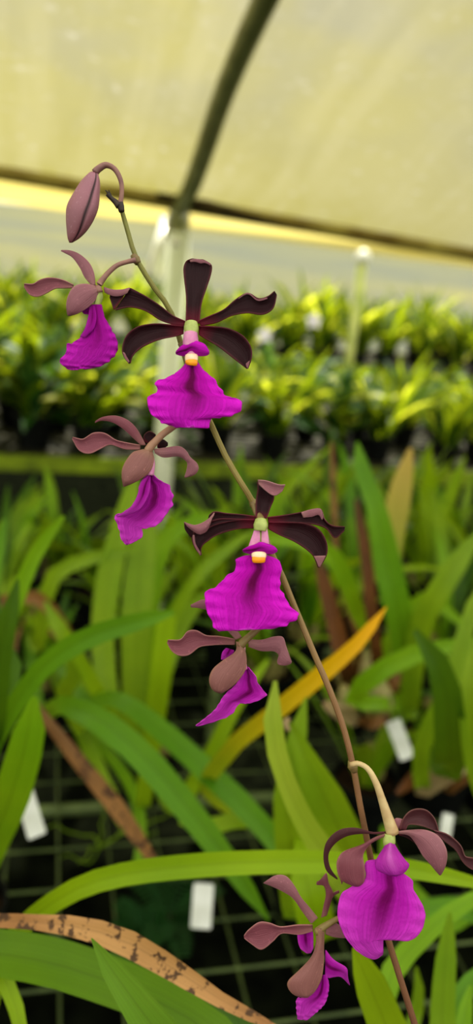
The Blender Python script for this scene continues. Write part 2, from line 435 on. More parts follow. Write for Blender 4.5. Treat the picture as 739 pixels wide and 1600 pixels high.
petal('lip', f1, F, [P_([(405, 790), (398, 850), (362, 950), (320, 990), (282, 1002), (280, 1040), (243, 1088), (290, 1135)], [(468, 790), (482, 850), (520, 920), (553, 990), (545, 1050), (480, 1110), (400, 1132)], z=(4, 10, 0, -16), bulge=24, ruf=7, nr=60, nc=20, jag=5),
                     P_([(400, 788, 0), (395, 850, 4), (375, 920, 4), (350, 960, 0)], [(430, 800, 14), (440, 860, 22), (425, 920, 24), (380, 965, 12)], z=(14, 22), bulge=14),
                     P_([(425, 798), (385, 808), (362, 828)], [(425, 835), (400, 845), (372, 842)], z=(0, 0), bulge=8)], 'lip3', 'lip3', .0004)

# flower 2 (upper, facing the viewer) ------------------------------
F = FR(160, 390, 2.639, .276)
f2 = make_flower(F, [(318, 400, -42), (345, 380, -34), (365, 345, -22), (368, 312, -8), (368, 300, 0)], (13, 13, 14, 18, 20), 'ped_olive',
                 'fully open flower facing forward high on the stem')
petal('sepal', f2, F, [P_([(345, 304), (346, 200), (337, 120), (334, 75), (345, 48), (372, 40)], [(398, 304), (408, 220), (430, 155), (448, 100), (450, 62), (412, 44)], z=(0, -12, -4), bulge=-16, ruf=3),
                       P_([(358, 44), (378, 37), (405, 39), (432, 48), (450, 60)], [(362, 52), (385, 52), (405, 58), (425, 56), (444, 66)], z=(4, 10), bulge=6, front=False, nr=14, nc=6)])
petal('petal', f2, F, [P_([(342, 296), (290, 272), (240, 233), (185, 196), (150, 176), (113, 156)], [(338, 312), (290, 306), (240, 290), (175, 250), (110, 236), (48, 250)], z=(0, 8, 0), bulge=-14),
                       P_([(113, 156), (95, 172), (60, 178), (30, 188)], [(48, 250), (42, 236), (36, 215), (30, 196)], z=(0, 0), nr=14, bulge=-6),
                       P_([(114, 154), (75, 164), (38, 162), (4, 152)], [(104, 180), (75, 192), (40, 192), (8, 172)], z=(8, 2), bulge=8, front=False, nr=16)])
petal('petal', f2, F, [P_([(393, 296), (440, 275), (500, 248), (550, 205), (600, 177), (640, 203), (682, 194), (712, 170)], [(404, 312), (470, 300), (530, 272), (600, 260), (660, 268), (702, 244), (717, 184)], z=(0, 8, -4, 6), bulge=-15),
                       P_([(560, 200), (600, 176), (640, 204), (680, 196)], [(560, 204), (600, 184), (640, 212), (682, 204)], z=(4, 4), front=False, nr=16, nc=3)])
petal('sepal', f2, F, [P_([(337, 316), (280, 310), (210, 306), (140, 320), (95, 360), (82, 420), (96, 450), (110, 470)], [(335, 345), (300, 356), (250, 366), (200, 384), (150, 410), (122, 440), (115, 460), (113, 469)], z=(0, 14, 6, 0), bulge=-18, ruf=2),
                       P_([(82, 420), (92, 448), (108, 468)], [(92, 424), (102, 444), (112, 460)], z=(6, 8), front=False, nr=8, nc=4)])
petal('sepal', f2, F, [P_([(396, 316), (450, 317), (520, 325), (580, 355), (612, 400), (615, 440), (606, 470), (600, 490)], [(397, 348), (430, 370), (480, 400), (520, 432), (560, 462), (585, 480), (598, 490)], z=(0, 14, 6, 0), bulge=-18, ruf=2),
                       P_([(608, 455), (604, 475), (600, 490)], [(590, 470), (592, 480), (597, 488)], z=(6, 8), front=False, nr=8, nc=4)])
tube('column', [F(366, 302, 8), F(366, 330, 16), F(366, 350, 22)], [F.u(x) for x in (26, 31, 24)], 'colgreen', f2, n=12, seg=16)
tube('column', [F(364, 345, 18), F(364, 375, 24), F(366, 420, 30), F(367, 462, 32)], [F.u(x) for x in (28, 33, 30, 26)], 'colpink', f2, n=16, seg=16)
def hood(f, F, A, B, z=(40, 50), mat='lip'):
    petal('lip_lobe', f, F, [P_(A, B, z=z, bulge=22, ruf=2)], mat, mat, .0005)
hood(f2, F, [(300, 422), (318, 400), (345, 384), (368, 371), (395, 376), (425, 390), (442, 420)], [(301, 432), (320, 439), (345, 441), (368, 433), (395, 441), (430, 439), (442, 430)])
tube('anther_cap', [F(367, 436, 50), F(367, 448, 56), F(367, 464, 56)], [F.u(x) for x in (26, 27, 24)], 'creamy', f2, n=8, seg=16, flat=.5, view=-fw)
tube('pollen_mass', [F(367, 458, 60), F(367, 466, 63), F(366, 476, 60)], [F.u(x) for x in (24, 26, 22)], 'orange', f2, n=8, seg=16, flat=.45, view=-fw)
petal('lip', f2, F, [P_([(345, 462), (322, 490), (270, 524), (213, 548), (226, 580), (186, 612), (190, 660), (230, 705), (290, 730), (340, 736)], [(395, 462), (422, 500), (468, 535), (478, 560), (497, 580), (515, 603), (574, 622), (572, 665), (520, 690), (452, 700), (437, 738), (385, 715)], z=(20, 26, 34, 20), bulge=26, ruf=6, nr=60, nc=20, jag=6),
                     ], 'lip', 'lip2', .0004)

# flower 3 (left, second from top, seen from behind) ---------------
F = FR(100, 640, 3.359, .281)
f3 = make_flower(F, [(735, -30, -20), (660, 20, -12), (570, 92, 0), (520, 128, 8), (482, 165, 14), (448, 202, 16), (440, 225, 12)], (15, 15, 17, 18, 18, 20, 24), 'ped_tan',
                 'flower turned away below the uppermost open flower')
petal('sepal', f3, F, [P_([(405, 190), (360, 150), (312, 105), (250, 68), (195, 60), (162, 72)], [(432, 186), (402, 130), (372, 85), (330, 50), (270, 30), (200, 38), (160, 62)], z=(8, 4, -10, -18), bulge=12)], 'mauve2', 'maroon')
petal('petal', f3, F, [P_([(402, 188), (330, 175), (270, 160), (210, 122), (150, 122), (100, 156), (42, 143)], [(400, 208), (320, 206), (240, 182), (190, 205), (130, 232), (80, 214), (45, 150)], z=(6, 10, 0, -12), bulge=-16, ruf=2)], 'mauve2', 'maroon')
petal('sepal', f3, F, [P_([(420, 205), (362, 220), (325, 262), (303, 310), (300, 360), (310, 406)], [(462, 212), (475, 262), (458, 318), (420, 356), (365, 388), (314, 407)], z=(14, 30, 32, 14), bulge=24)], 'mauve3', 'maroon')
petal('petal', f3, F, [P_([(470, 205), (540, 196), (610, 190), (650, 222), (660, 245), (700, 280), (709, 312), (690, 342), (660, 355)], [(474, 230), (520, 253), (600, 248), (628, 262), (645, 280), (642, 310), (636, 335), (630, 350), (632, 360)], z=(6, 12, 4, -8), bulge=14, ruf=2)], 'mauve', 'maroon')
petal('petal', f3, F, [P_([(420, 168), (422, 132), (448, 114), (480, 130)], [(440, 178), (452, 165), (468, 160), (482, 160)], z=(-30, -34), bulge=-8),
                       P_([(490, 170), (518, 154), (546, 172)], [(488, 202), (520, 206), (546, 190)], z=(-26, -30), bulge=8)], 'maroon', 'maroon')
tube('column', [F(448, 225, 4), F(455, 280, 2), F(452, 345, 2)], [F.u(x) for x in (18, 24, 20)], 'colpink', f3, n=12, seg=14)
petal('lip', f3, F, [P_([(448, 335), (402, 380), (385, 450), (350, 510), (300, 545), (265, 560), (290, 630), (300, 675), (325, 708)], [(462, 335), (500, 370), (555, 395), (560, 420), (576, 452), (570, 478), (573, 500), (545, 540), (500, 600), (440, 625), (415, 618), (412, 668), (342, 708)], z=(0, 8, 0, -10), bulge=-14, ruf=6, nr=60, nc=20, jag=4),
                     P_([(445, 340, 0), (400, 382, 4), (384, 445, 4), (350, 508, 2), (270, 560, 0)], [(455, 350, 8), (452, 420, 22), (430, 480, 26), (390, 530, 22), (300, 562, 6)], z=(14, 16), bulge=12)], 'lip2', 'lip', .0004)

# flower 4 (middle, facing the viewer) -----------------------------
F = FR(280, 740, 2.737, .276)
f4 = make_flower(F, [(318, 130, -40), (330, 165, -30), (345, 190, -14), (348, 202, 0)], (14, 14, 17, 20), 'ped_olive',
                 'fully open flower facing forward in the middle of the stem')
petal('sepal', f4, F, [P_([(328, 192), (330, 110), (336, 60), (333, 32)], [(372, 192), (392, 140), (404, 110), (404, 88)], z=(0, -10, 2), bulge=-14),
                       P_([(334, 28), (370, 30), (430, 48), (456, 48)], [(340, 44), (370, 72), (408, 94), (442, 72)], z=(6, 14, 4), bulge=-10, front=False, nr=16)])
petal('petal', f4, F, [P_([(326, 184), (270, 176), (200, 170), (150, 163), (128, 180)], [(324, 202), (260, 200), (190, 210), (140, 225), (116, 240)], z=(0, 12, 14), bulge=-12),
                       P_([(150, 163), (118, 196), (70, 218), (40, 212), (20, 204)], [(135, 215), (118, 248), (88, 262), (62, 250), (30, 225)], z=(18, 30, 14), bulge=16, front=False),
                       P_([(19, 204), (24, 240), (50, 274)], [(56, 222), (60, 242), (62, 262)], z=(6, 4), bulge=4, nr=12)])
petal('sepal', f4, F, [P_([(324, 198), (240, 195), (160, 196), (90, 225), (55, 262), (60, 300), (75, 330), (92, 352)], [(320, 232), (260, 234), (200, 248), (150, 268), (125, 286), (104, 300), (92, 320), (92, 350)], z=(4, 12, 8, 0), bulge=-16, ruf=2),
                       P_([(56, 262), (60, 300), (76, 332), (92, 352)], [(66, 262), (70, 298), (84, 324), (92, 340)], z=(14, 6), front=False, nr=12, nc=3)])
petal('petal', f4, F, [P_([(376, 188), (440, 180), (520, 166), (575, 152), (606, 150), (614, 190), (650, 222), (711, 228)], [(380, 208), (460, 210), (540, 212), (600, 222), (635, 236), (655, 262), (668, 277), (706, 240)], z=(0, 12, 14, 2), bulge=-14),
                       P_([(520, 164), (570, 150), (606, 150), (618, 192)], [(530, 190), (570, 186), (596, 178), (610, 200)], z=(20, 22), front=False, bulge=6, nr=14, nc=6)])
petal('sepal', f4, F, [P_([(380, 208), (460, 208), (540, 212), (598, 238), (630, 290), (632, 340), (612, 380), (600, 402)], [(380, 234), (430, 262), (490, 290), (540, 322), (572, 350), (586, 376), (598, 402)], z=(2, 14, 6, 0), bulge=-16, ruf=2),
                       P_([(628, 350), (612, 382), (600, 402)], [(574, 352), (588, 378), (596, 400)], z=(6, 4), front=False, nr=8)])
tube('column', [F(348, 198, 10), F(348, 222, 20), F(346, 246, 24)], [F.u(x) for x in (24, 32, 26)], 'colgreen', f4, n=12, seg=16)
petal('lip_claw', f4, F, [P_([(326, 215), (316, 250), (298, 300), (292, 320)], [(345, 235), (348, 270), (346, 300), (346, 320)], z=(24, 34), bulge=12),
                          P_([(352, 235), (350, 270), (350, 300), (350, 320)], [(372, 215), (380, 250), (386, 300), (388, 320)], z=(24, 34), bulge=12)], 'colpink', 'colpink')
hood(f4, F, [(268, 326), (290, 312), (325, 300), (347, 290), (375, 297), (405, 308), (422, 326)], [(272, 336), (300, 346), (325, 348), (349, 343), (380, 347), (405, 344), (421, 334)], z=(46, 52))
tube('anther_cap', [F(341, 340, 50), F(341, 352, 56), F(341, 364, 56)], [F.u(x) for x in (32, 32, 28)], 'creamy', f4, n=8, seg=16, flat=.5, view=-fw)
tube('pollen_mass', [F(340, 358, 60), F(340, 368, 63), F(340, 379, 60)], [F.u(x) for x in (28, 29, 26)], 'orange', f4, n=8, seg=16, flat=.4, view=-fw)
petal('lip', f4, F, [P_([(310, 346), (270, 352), (236, 370), (244, 402), (196, 442), (160, 480), (120, 500), (108, 520), (110, 560), (130, 620), (162, 673), (200, 668), (250, 675)], [(375, 346), (420, 366), (443, 400), (432, 450), (440, 500), (462, 540), (480, 570), (516, 602), (480, 640), (420, 662), (370, 663), (325, 652)], z=(20, 26, 34, 24), bulge=24, ruf=6, nr=60, nc=20, jag=7)], 'lip', 'lip2', .0004)

# flower 5 (below the middle one, seen from behind) ----------------
F = FR(250, 930, 3.359, .283)
f5 = make_flower(F, [(728, 110, -14), (670, 95, -16), (600, 115, -8), (530, 162, 4), (485, 203, 10), (442, 240, 14), (420, 268, 12)], (17, 16, 16, 17, 18, 19, 24), 'ped_olive',
                 'flower turned away just below the middle open flower')
petal('sepal', f5, F, [P_([(398, 236), (340, 172), (240, 26), (160, 52)], [(432, 222), (402, 180), (285, 90), (205, 66), (162, 62)], z=(0, -6, -10), bulge=8)], 'mauve', 'mauve')
petal('petal', f5, F, [P_([(395, 232), (310, 217), (240, 212), (190, 184), (145, 188), (112, 232), (40, 236)], [(395, 258), (330, 258), (262, 262), (205, 272), (150, 315), (100, 318), (60, 290), (40, 246)], z=(4, 8, -2, -12), bulge=-16, ruf=2)], 'mauve2', 'maroon')
petal('sepal', f5, F, [P_([(396, 240), (396, 290), (325, 342), (272, 390), (254, 450), (275, 500), (312, 518)], [(440, 262), (456, 320), (452, 390), (415, 448), (370, 490), (322, 518)], z=(14, 28, 34, 14), bulge=24)], 'mauve3', 'maroon')
petal('petal', f5, F, [P_([(460, 228), (530, 232), (600, 214), (646, 217), (665, 270), (694, 352)], [(462, 272), (530, 296), (600, 298), (622, 318), (612, 345), (618, 366), (660, 372), (690, 360)], z=(4, 10, 6, -4), bulge=14, ruf=2)], 'mauve', 'maroon')
tube('column', [F(430, 270, 0), F(428, 330, -4), F(440, 390, -6)], [F.u(x) for x in (18, 24, 20)], 'colpink', f5, n=12, seg=14)
petal('lip', f5, F, [P_([(445, 375), (400, 465), (342, 520), (290, 600), (240, 645), (187, 686)], [(462, 378), (505, 430), (514, 460), (540, 495), (562, 526), (480, 568), (422, 568), (375, 628), (300, 660), (200, 688)], z=(-4, 6, 4, 0), bulge=-12, ruf=4, nr=60, nc=20, jag=3),
                     P_([(345, 275), (325, 300), (318, 338)], [(392, 290), (380, 320), (350, 345)], z=(-10, -10), bulge=6)], 'lip2', 'lip', .0004)

# flower 6 (lowest open flower, lower right, nodding) --------------
F = FR(490, 1180, 2.968, .277)
f6 = make_flower(F, [(172, 46, -24), (205, 38, -12), (250, 62, 0), (290, 130, 8), (318, 210, 10), (342, 285, 8), (360, 340, 6), (366, 362, 6)], (13, 12, 14, 16, 18, 22, 26, 32), 'ped_cream',
                 'nodding flower with broad notched lip on a cream stalk at lower right')
petal('sepal', f6, F, [P_([(335, 352), (270, 355), (200, 335), (120, 344), (60, 398), (44, 470), (60, 540), (112, 580)], [(335, 368), (290, 368), (232, 366), (160, 376), (102, 410), (70, 460), (78, 520), (114, 574)], z=(10, 14, 0, 0), bulge=10)], 'maroon2', 'mauve')
petal('petal', f6, F, [P_([(335, 360), (280, 380), (225, 412), (132, 448), (104, 500), (120, 575), (160, 600), (198, 613)], [(348, 374), (300, 392), (258, 420), (232, 465), (240, 520), (236, 590), (208, 612)], z=(14, 26, 40, 26), bulge=18),
                       P_([(114, 560), (124, 580), (130, 602)], [(132, 560), (138, 576), (132, 600)], z=(20, 10), front=True, nr=8, nc=4)], 'mauve2', 'maroon')
petal('sepal', f6, F, [P_([(365, 302), (385, 290), (422, 298)], [(368, 345), (390, 345), (412, 338)], z=(-10, -10), bulge=8, nr=12)], 'mauve', 'mauve')
petal('sepal', f6, F, [P_([(400, 350), (420, 290), (460, 254), (520, 254), (560, 295), (578, 356)], [(425, 350), (440, 322), (490, 326), (540, 342), (560, 350), (575, 358)], z=(4, 0, -10), bulge=-16)], 'maroon2')
petal('petal', f6, F, [P_([(380, 352), (450, 344), (520, 344), (580, 372), (620, 440), (616, 510), (590, 560)], [(390, 366), (440, 374), (470, 410), (505, 470), (545, 515), (570, 545), (586, 560)], z=(12, 26, 34, 16), bulge=22),
                       P_([(390, 358), (430, 350), (455, 356)], [(392, 370), (440, 388), (478, 418)], z=(8, 14), bulge=0, nr=12, front=False)], 'mauve', 'maroon')
petal('petal', f6, F, [P_([(555, 350), (620, 368), (680, 418), (702, 470), (740, 478), (775, 500)], [(570, 366), (612, 402), (660, 440), (698, 500), (738, 532), (775, 535)], z=(-6, 0, -10), bulge=-12)], 'maroon2', 'mauve')
tube('column', [F(352, 365, 10), F(350, 395, 14), F(346, 430, 16)], [F.u(x) for x in (26, 30, 22)], 'colgreen', f6, n=12, seg=16)
petal('lip_lobe', f6, F, [P_([(340, 402), (314, 440), (286, 490), (290, 530), (335, 555), (378, 563)], [(372, 400), (395, 440), (428, 485), (447, 510), (425, 545), (386, 563)], z=(26, 40, 34), bulge=26, nr=34)], 'hood', 'hood', .0005)
petal('lip', f6, F, [P_([(295, 480), (240, 495), (236, 580), (180, 608), (130, 640), (110, 720), (120, 790), (170, 880), (240, 938), (290, 948), (322, 925)], [(415, 545), (460, 580), (466, 622), (500, 680), (521, 740), (500, 820), (450, 862), (395, 855), (345, 815), (326, 850), (324, 918)], z=(16, 24, 28, 14), bulge=24, ruf=4, nr=60, nc=20, jag=2)], 'lip2', 'lip', .0004)

# flower 7 (lowest left, seen from behind) -------------------------
F = FR(370, 1350, 3.695, .287)
f7 = make_flower(F, [(810, 220, -8), (700, 260, -6), (590, 312, 0), (530, 345, 8), (480, 378, 12), (460, 395, 8)], (15, 14, 14, 15, 18, 24), 'ped_olive',
                 'flower turned away beside the notched nodding flower')
petal('sepal', f7, F, [P_([(430, 350), (372, 270), (322, 200), (260, 160), (200, 132), (152, 112)], [(472, 312), (422, 250), (372, 190), (332, 120), (282, 66), (220, 64), (158, 104)], z=(6, 10, -2, -10), bulge=14)], 'mauve', 'maroon')
petal('petal', f7, F, [P_([(440, 354), (350, 354), (250, 365), (190, 342), (130, 336), (66, 385), (42, 418)], [(440, 386), (360, 406), (252, 400), (205, 450), (140, 498), (90, 465), (44, 424)], z=(4, 8, -2, -12), bulge=-18, ruf=2)], 'mauve2', 'maroon')
petal('petal', f7, F, [P_([(484, 312), (500, 235), (512, 175), (500, 128), (458, 122), (462, 98)], [(520, 302), (545, 222), (558, 165), (532, 110), (518, 48), (488, 92)], z=(2, 0, -10), bulge=12),
                       P_([(540, 190), (560, 165), (592, 152)], [(552, 200), (568, 180), (594, 168)], z=(-2, -6), nr=8, nc=4)], 'mauve2', 'maroon')
petal('sepal', f7, F, [P_([(450, 368), (455, 450), (430, 530), (360, 608), (292, 676), (290, 715), (330, 760), (398, 776)], [(510, 380), (506, 480), (505, 580), (490, 670), (452, 740), (406, 776)], z=(12, 24, 34, 18), bulge=26)], 'mauve3', 'maroon')
petal('sepal', f7, F, [P_([(515, 345), (570, 340), (640, 380)], [(510, 408), (560, 425), (640, 432)], z=(0, -10), bulge=8, nr=14)], 'mauve', 'maroon')
petal('lip', f7, F, [P_([(470, 640), (430, 750), (346, 780), (342, 830), (350, 898)], [(520, 640), (535, 700), (515, 800), (470, 852), (405, 905)], z=(0, 0, -10), bulge=14, ruf=5, nr=60, nc=20, jag=3),
                     P_([(350, 400), (352, 440), (368, 490), (410, 518)], [(440, 388), (442, 440), (440, 490), (428, 515)], z=(-8, -12), bulge=-10, ruf=3, nr=14),
                     P_([(512, 490), (560, 550), (638, 600), (642, 650), (655, 702)], [(508, 650), (530, 662), (560, 656), (600, 655), (650, 702)], z=(-4, -12), bulge=14, ruf=4, nr=18)], 'lip2', 'lip', .0004)

# ------------------------------------------------------------------ leaves, pots, plants
def leaf_bm(bm, uvl, P, W, ref=None, fold=.22, tilt=0, nc=6, mi=0, wave=0, seed=0):
    """P world points (resampled), W half widths (m); ref = direction the upper face looks"""
    n = len(P); V = []
    for i in range(n):
        t = (P[min(i+1, n-1)]-P[max(i-1, 0)]).normalized()
        rv = ref(P[i]) if callable(ref) else (ref or Vector((0, 0, 1)))
        s = t.cross(rv)
        if s.length < 1e-3: s = t.cross(Vector((1, 0, 0)))
        s.normalize(); nn = s.cross(t).normalized()
        if tilt: s = Matrix.Rotation(tilt, 3, t) @ s; nn = Matrix.Rotation(tilt, 3, t) @ nn
        w = W[i]; row = []
        for k in range(nc+1):
            u = k/nc*2-1
            q = P[i]+s*(u*w)+nn*(abs(u)*fold*w + wave*w*math.sin(i*.8+seed+u*2)*abs(u))
            row.append(bm.verts.new(q))
        V.append(row)
    for i in range(n-1):
        for k in range(nc):
            f = bm.faces.new((V[i][k], V[i][k+1], V[i+1][k+1], V[i+1][k])); f.smooth = True; f.material_index = mi
            for lp, (kk, ii) in zip(f.loops, ((k, i), (k+1, i), (k+1, i+1), (k, i+1))): lp[uvl].uv = (kk/nc, ii/(n-1))
def toward_cam(q): return (CAM-q).normalized()
def leaf_px(parent, pts, hw, mat, tilt=0, fold=.2, n=26, name='leaf', wave=0, label=None):
    """pts (px,py,distance) base -> tip, hw half width in photo pixels"""
    K = [at(*q) for q in pts]; P = cr(K, n)
    hk = hw if len(hw) == len(pts) else [interp(hw, i/(len(pts)-1)) for i in range(len(pts))]
    L = [0]
    for a, b in zip(K, K[1:]): L.append(L[-1]+(b-a).length)
    W = []
    for i in range(n):
        s_ = L[-1]*i/(n-1); j = 0
        while j < len(K)-2 and s_ > L[j+1]: j += 1
        t_ = (s_-L[j])/max(L[j+1]-L[j], 1e-9)
        w_ = hk[j]*(1-t_)+hk[j+1]*t_
        if j == len(K)-2 and hk[-1] < 6: w_ = hk[j]+(hk[-1]-hk[j])*t_**1.8
        k = (P[i]-CAM).dot(fw)
        W.append(max(w_/FPX*k, .0002)/max(.35, math.cos(tilt)))
    bm = bmesh.new(); uvl = bm.loops.layers.uv.new('UVMap')
    leaf_bm(bm, uvl, P, W, toward_cam, fold, tilt, wave=wave, seed=pts[0][0])
    o = link(name, finish(bm, name), mat, parent)
    if label: o['label'] = label
    return o
def pot_mesh(rt=.05, hgt=.09):
    bm = bmesh.new(); seg = 28
    prof = [(rt*.72, 0), (rt*.94, hgt*.84), (rt*1.06, hgt*.84), (rt*1.06, hgt), (rt*.98, hgt), (rt*.92, hgt*.86), (0.001, hgt*.86)]
    rings = [[bm.verts.new((a*math.cos(2*math.pi*k/seg), a*math.sin(2*math.pi*k/seg), z)) for k in range(seg)] for a, z in prof]
    for i in range(len(rings)-1):
        for k in range(seg):
            f = bm.faces.new((rings[i][k], rings[i][(k+1) % seg], rings[i+1][(k+1) % seg], rings[i+1][k]))
            f.material_index = 1 if i >= 5 else 0
    bm.faces.new(rings[0][::-1])
    me = finish(bm, 'pot'); me.materials.append(M['pot']); me.materials.append(M['bark'])
    return me
POT = pot_mesh(.05, .09); POT2 = pot_mesh(.075, .12)
def add_pot(root, me=POT):
    o = bpy.data.objects.new('pot', me); C.objects.link(o); o.parent = root; return o
def add_bulbs(root, n=3, r_=.014, hgt=.07, mat='bulb'):
    for k in range(n):
        a = random.uniform(0, 6.28); c = world_loc(root)+Vector((math.cos(a)*.018, math.sin(a)*.018, .06))
        d = Vector((math.cos(a)*.25, math.sin(a)*.25, 1))
        tube('pseudobulb', [c, c+d*hgt*.35, c+d*hgt*.7, c+d*hgt], [r_*.6, r_, r_*.8, r_*.3], mat, root, n=10, seg=10)

BZ = .777   # upper face of the bench wires
add_pot(orchid, POT2)
add_bulbs(orchid, 3)
b = (base_pt+Vector((0, 0, .09)))
def bpx(root, up=.1):
    q = world_loc(root)+Vector((0, 0, up)); x, y, d = proj(q); return (x, y, d)
ob = bpx(orchid, .12)
leaf_px(orchid, [ob, (650, 1720, .44), (606, 1610, .42), (580, 1545, .40), (552, 1480, .385)], [10, 26, 30, 26, 3], 'spotty', n=30, tilt=.2)
leaf_px(orchid, [ob, (690, 1700, .5), (690, 1600, .5), (694, 1520, .5), (703, 1425, .5)], [10, 20, 20, 17, 2], 'olive', tilt=.3)
leaf_px(orchid, [ob, (640, 1760, .47), (600, 1600, .5), (612, 1520, .52), (662, 1462, .53), (720, 1415, .54), (790, 1385, .56)], [9, 14, 16, 17, 15, 12, 9], 'green')
leaf_px(orchid, [ob, (700, 1720, .5), (705, 1590, .53), (740, 1530, .55), (800, 1500, .57)], [8, 16, 16, 13, 8], 'mid')
leaf_px(orchid, [ob, (720, 1760, .48), (722, 1620, .5), (735, 1540, .52)], [8, 14, 14, 3], 'green')
leaf_px(orchid, [ob, (650, 1740, .5), (640, 1620, .6), (655, 1560, .6), (650, 1510, .6)], [8, 14, 13, 9, 2], 'olive')

# plant standing at the front left corner, leaves sweep across the bottom of the view
pa = empty('strap_leaf_orchid', (-.30, .46, BZ), 'strap-leaved plant at lower left with long bright lime leaf arching behind the lowest flowers', 'orchid plant')
add_pot(pa, POT2); add_bulbs(pa)
q = bpx(pa, .11)
leaf_px(pa, [q, (-60, 1640, .52), (10, 1478, .46), (60, 1425, .45), (150, 1376, .44), (300, 1352, .43), (500, 1346, .42), (640, 1357, .42), (770, 1385, .42)], [7, 11, 13, 15, 17, 18, 17, 14, 5], 'lime', tilt=.25, n=50, label='long bright lime leaf arching across the frame')
leaf_px(pa, [q, (-150, 1560, .46), (-50, 1492, .42), (60, 1500, .40), (160, 1530, .39), (260, 1572, .385), (340, 1622, .38), (420, 1690, .38)], [8, 24, 32, 34, 34, 32, 30, 10], 'big', n=40, tilt=-.25)
leaf_px(pa, [q, (-150, 1480, .46), (-60, 1440, .40), (60, 1441, .375), (140, 1452, .37), (210, 1478, .365), (280, 1520, .36), (350, 1565, .36), (440, 1610, .36)], [3, 7, 8, 11, 17, 20, 16, 10, 3], 'straw', n=44, wave=.25, tilt=.2, label='dry straw-brown leaf with dark spots')
leaf_px(pa, [q, (-80, 1640, .46), (-20, 1480, .42), (20, 1560, .4), (40, 1640, .4)], [6, 10, 12, 13, 8], 'lime')
pb = empty('strap_leaf_orchid', (-.02, .36, BZ), 'plant below the frame whose nicked green blade points up at bottom left', 'orchid plant')
add_pot(pb); add_bulbs(pb)
q = bpx(pb, .1)
leaf_px(pb, [q, (330, 1760, .38), (265, 1640, .345), (222, 1580, .335), (175, 1515, .33), (143, 1466, .325)], [12, 34, 34, 27, 16, 1], 'nick', tilt=-.15, n=30, label='green blade with a small brown nick')
leaf_px(pb, [q, (450, 1700, .44), (380, 1600, .43), (300, 1555, .43), (230, 1520, .43), (170, 1490, .43)], [10, 14, 17, 17, 14, 3], 'dark', tilt=.2)

# left-hand plants
pc = empty('strap_leaf_orchid', ground(-60, 1500, BZ), 'plant at the left edge with broad rounded lime leaf above the white label', 'orchid plant')
add_pot(pc); add_bulbs(pc)
q = bpx(pc, .1)
leaf_px(pc, [q, (-50, 1400, .75), (-12, 1310, .62), (16, 1245, .56), (40, 1165, .53), (50, 1110, .52), (54, 1088, .52)], [8, 22, 27, 29, 27, 22, 4], 'green', tilt=.2)
leaf_px(pc, [q, (-50, 1300, .75), (-15, 1130, .6), (-5, 1040, .58), (14, 960, .57), (28, 905, .57)], [8, 18, 22, 20, 14, 2], 'dark', tilt=.3)
leaf_px(pc, [q, (-60, 1350, .75), (-20, 1180, .63), (60, 1050, .6), (128, 1000, .59), (200, 975, .585), (272, 956, .58)], [6, 14, 15, 17, 17, 4], 'mid', tilt=.2, n=34)
leaf_px(pc, [q, (-70, 1350, .8), (-30, 1090, .72), (20, 950, .68), (58, 862, .67), (100, 806, .66)], [6, 12, 13, 14, 11, 3], 'green')
leaf_px(pc, [q, (-70, 1300, .8), (-60, 1120, .72), (10, 1085, .7), (25, 1050, .7), (5, 1000, .7), (-12, 900, .7)], [6, 12, 14, 12, 11, 2], 'dark')
leaf_px(pc, [q, (-30, 1300, .95), (-30, 1010, .95), (-6, 880, .95), (8, 810, .95)], [8, 14, 13, 3], 'mid')

pd = empty('strap_leaf_orchid', ground(118, 1075, BZ)+Vector((-.1, .12, 0)), 'plant at mid left with two long green leaves drooping right over the wire mesh', 'orchid plant')
add_pot(pd); add_bulbs(pd)
q = bpx(pd, .11)
leaf_px(pd, [q, (62, 1110, 1.0), (100, 1102, .78), (160, 1128, .72), (230, 1188, .69), (300, 1272, .67), (352, 1340, .66), (420, 1438, .66)], [8, 10, 14, 20, 22, 21, 17, 2], 'mid', n=40, tilt=.2)
leaf_px(pd, [q, (130, 1090, 1.05), (190, 1096, .9), (260, 1148, .84), (330, 1212, .8), (395, 1275, .78), (450, 1345, .78), (490, 1420, .78)], [7, 9, 13, 17, 18, 18, 14, 3], 'mid', n=36, tilt=-.2)
leaf_px(pd, [q, (20, 1052, 1.0), (75, 1128, .84), (130, 1198, .8), (190, 1272, .78), (244, 1352, .78)], [3, 4, 8, 12, 14, 7], 'brown', n=30, wave=.3, label='withered brown leaf')
leaf_px(pd, [q, (130, 1140, 1.1), (100, 1080, 1.0), (122, 1040, .98), (95, 985, .97), (70, 940, .97)], [6, 10, 14, 14, 12, 3], 'olive')
leaf_px(pd, [q, (176, 1130, 1.05), (155, 1085, 1.0), (125, 1030, .97), (102, 985, .95)], [8, 10, 11, 10, 3], 'lime')
leaf_px(pd, [q, (140, 1170, 1.1), (170, 1240, 1.05), (196, 1300, 1.0)], [8, 12, 12, 4], 'olive')
leaf_px(pd, [q, (140, 1140, 1.2), (200, 1220, 1.1), (222, 1290, 1.05), (215, 1350, 1.02)], [8, 9, 9, 7], 'green')
leaf_px(pd, [q, (60, 1010, 1.15), (84, 900, 1.1), (150, 870, 1.1), (215, 860, 1.1)], [6, 10, 13, 10, 2], 'olive')
leaf_px(pd, [q, (110, 1000, 1.15), (60, 935, 1.1), (0, 940, 1.08), (-40, 960, 1.08)], [5, 9, 11, 9, 4], 'brown')

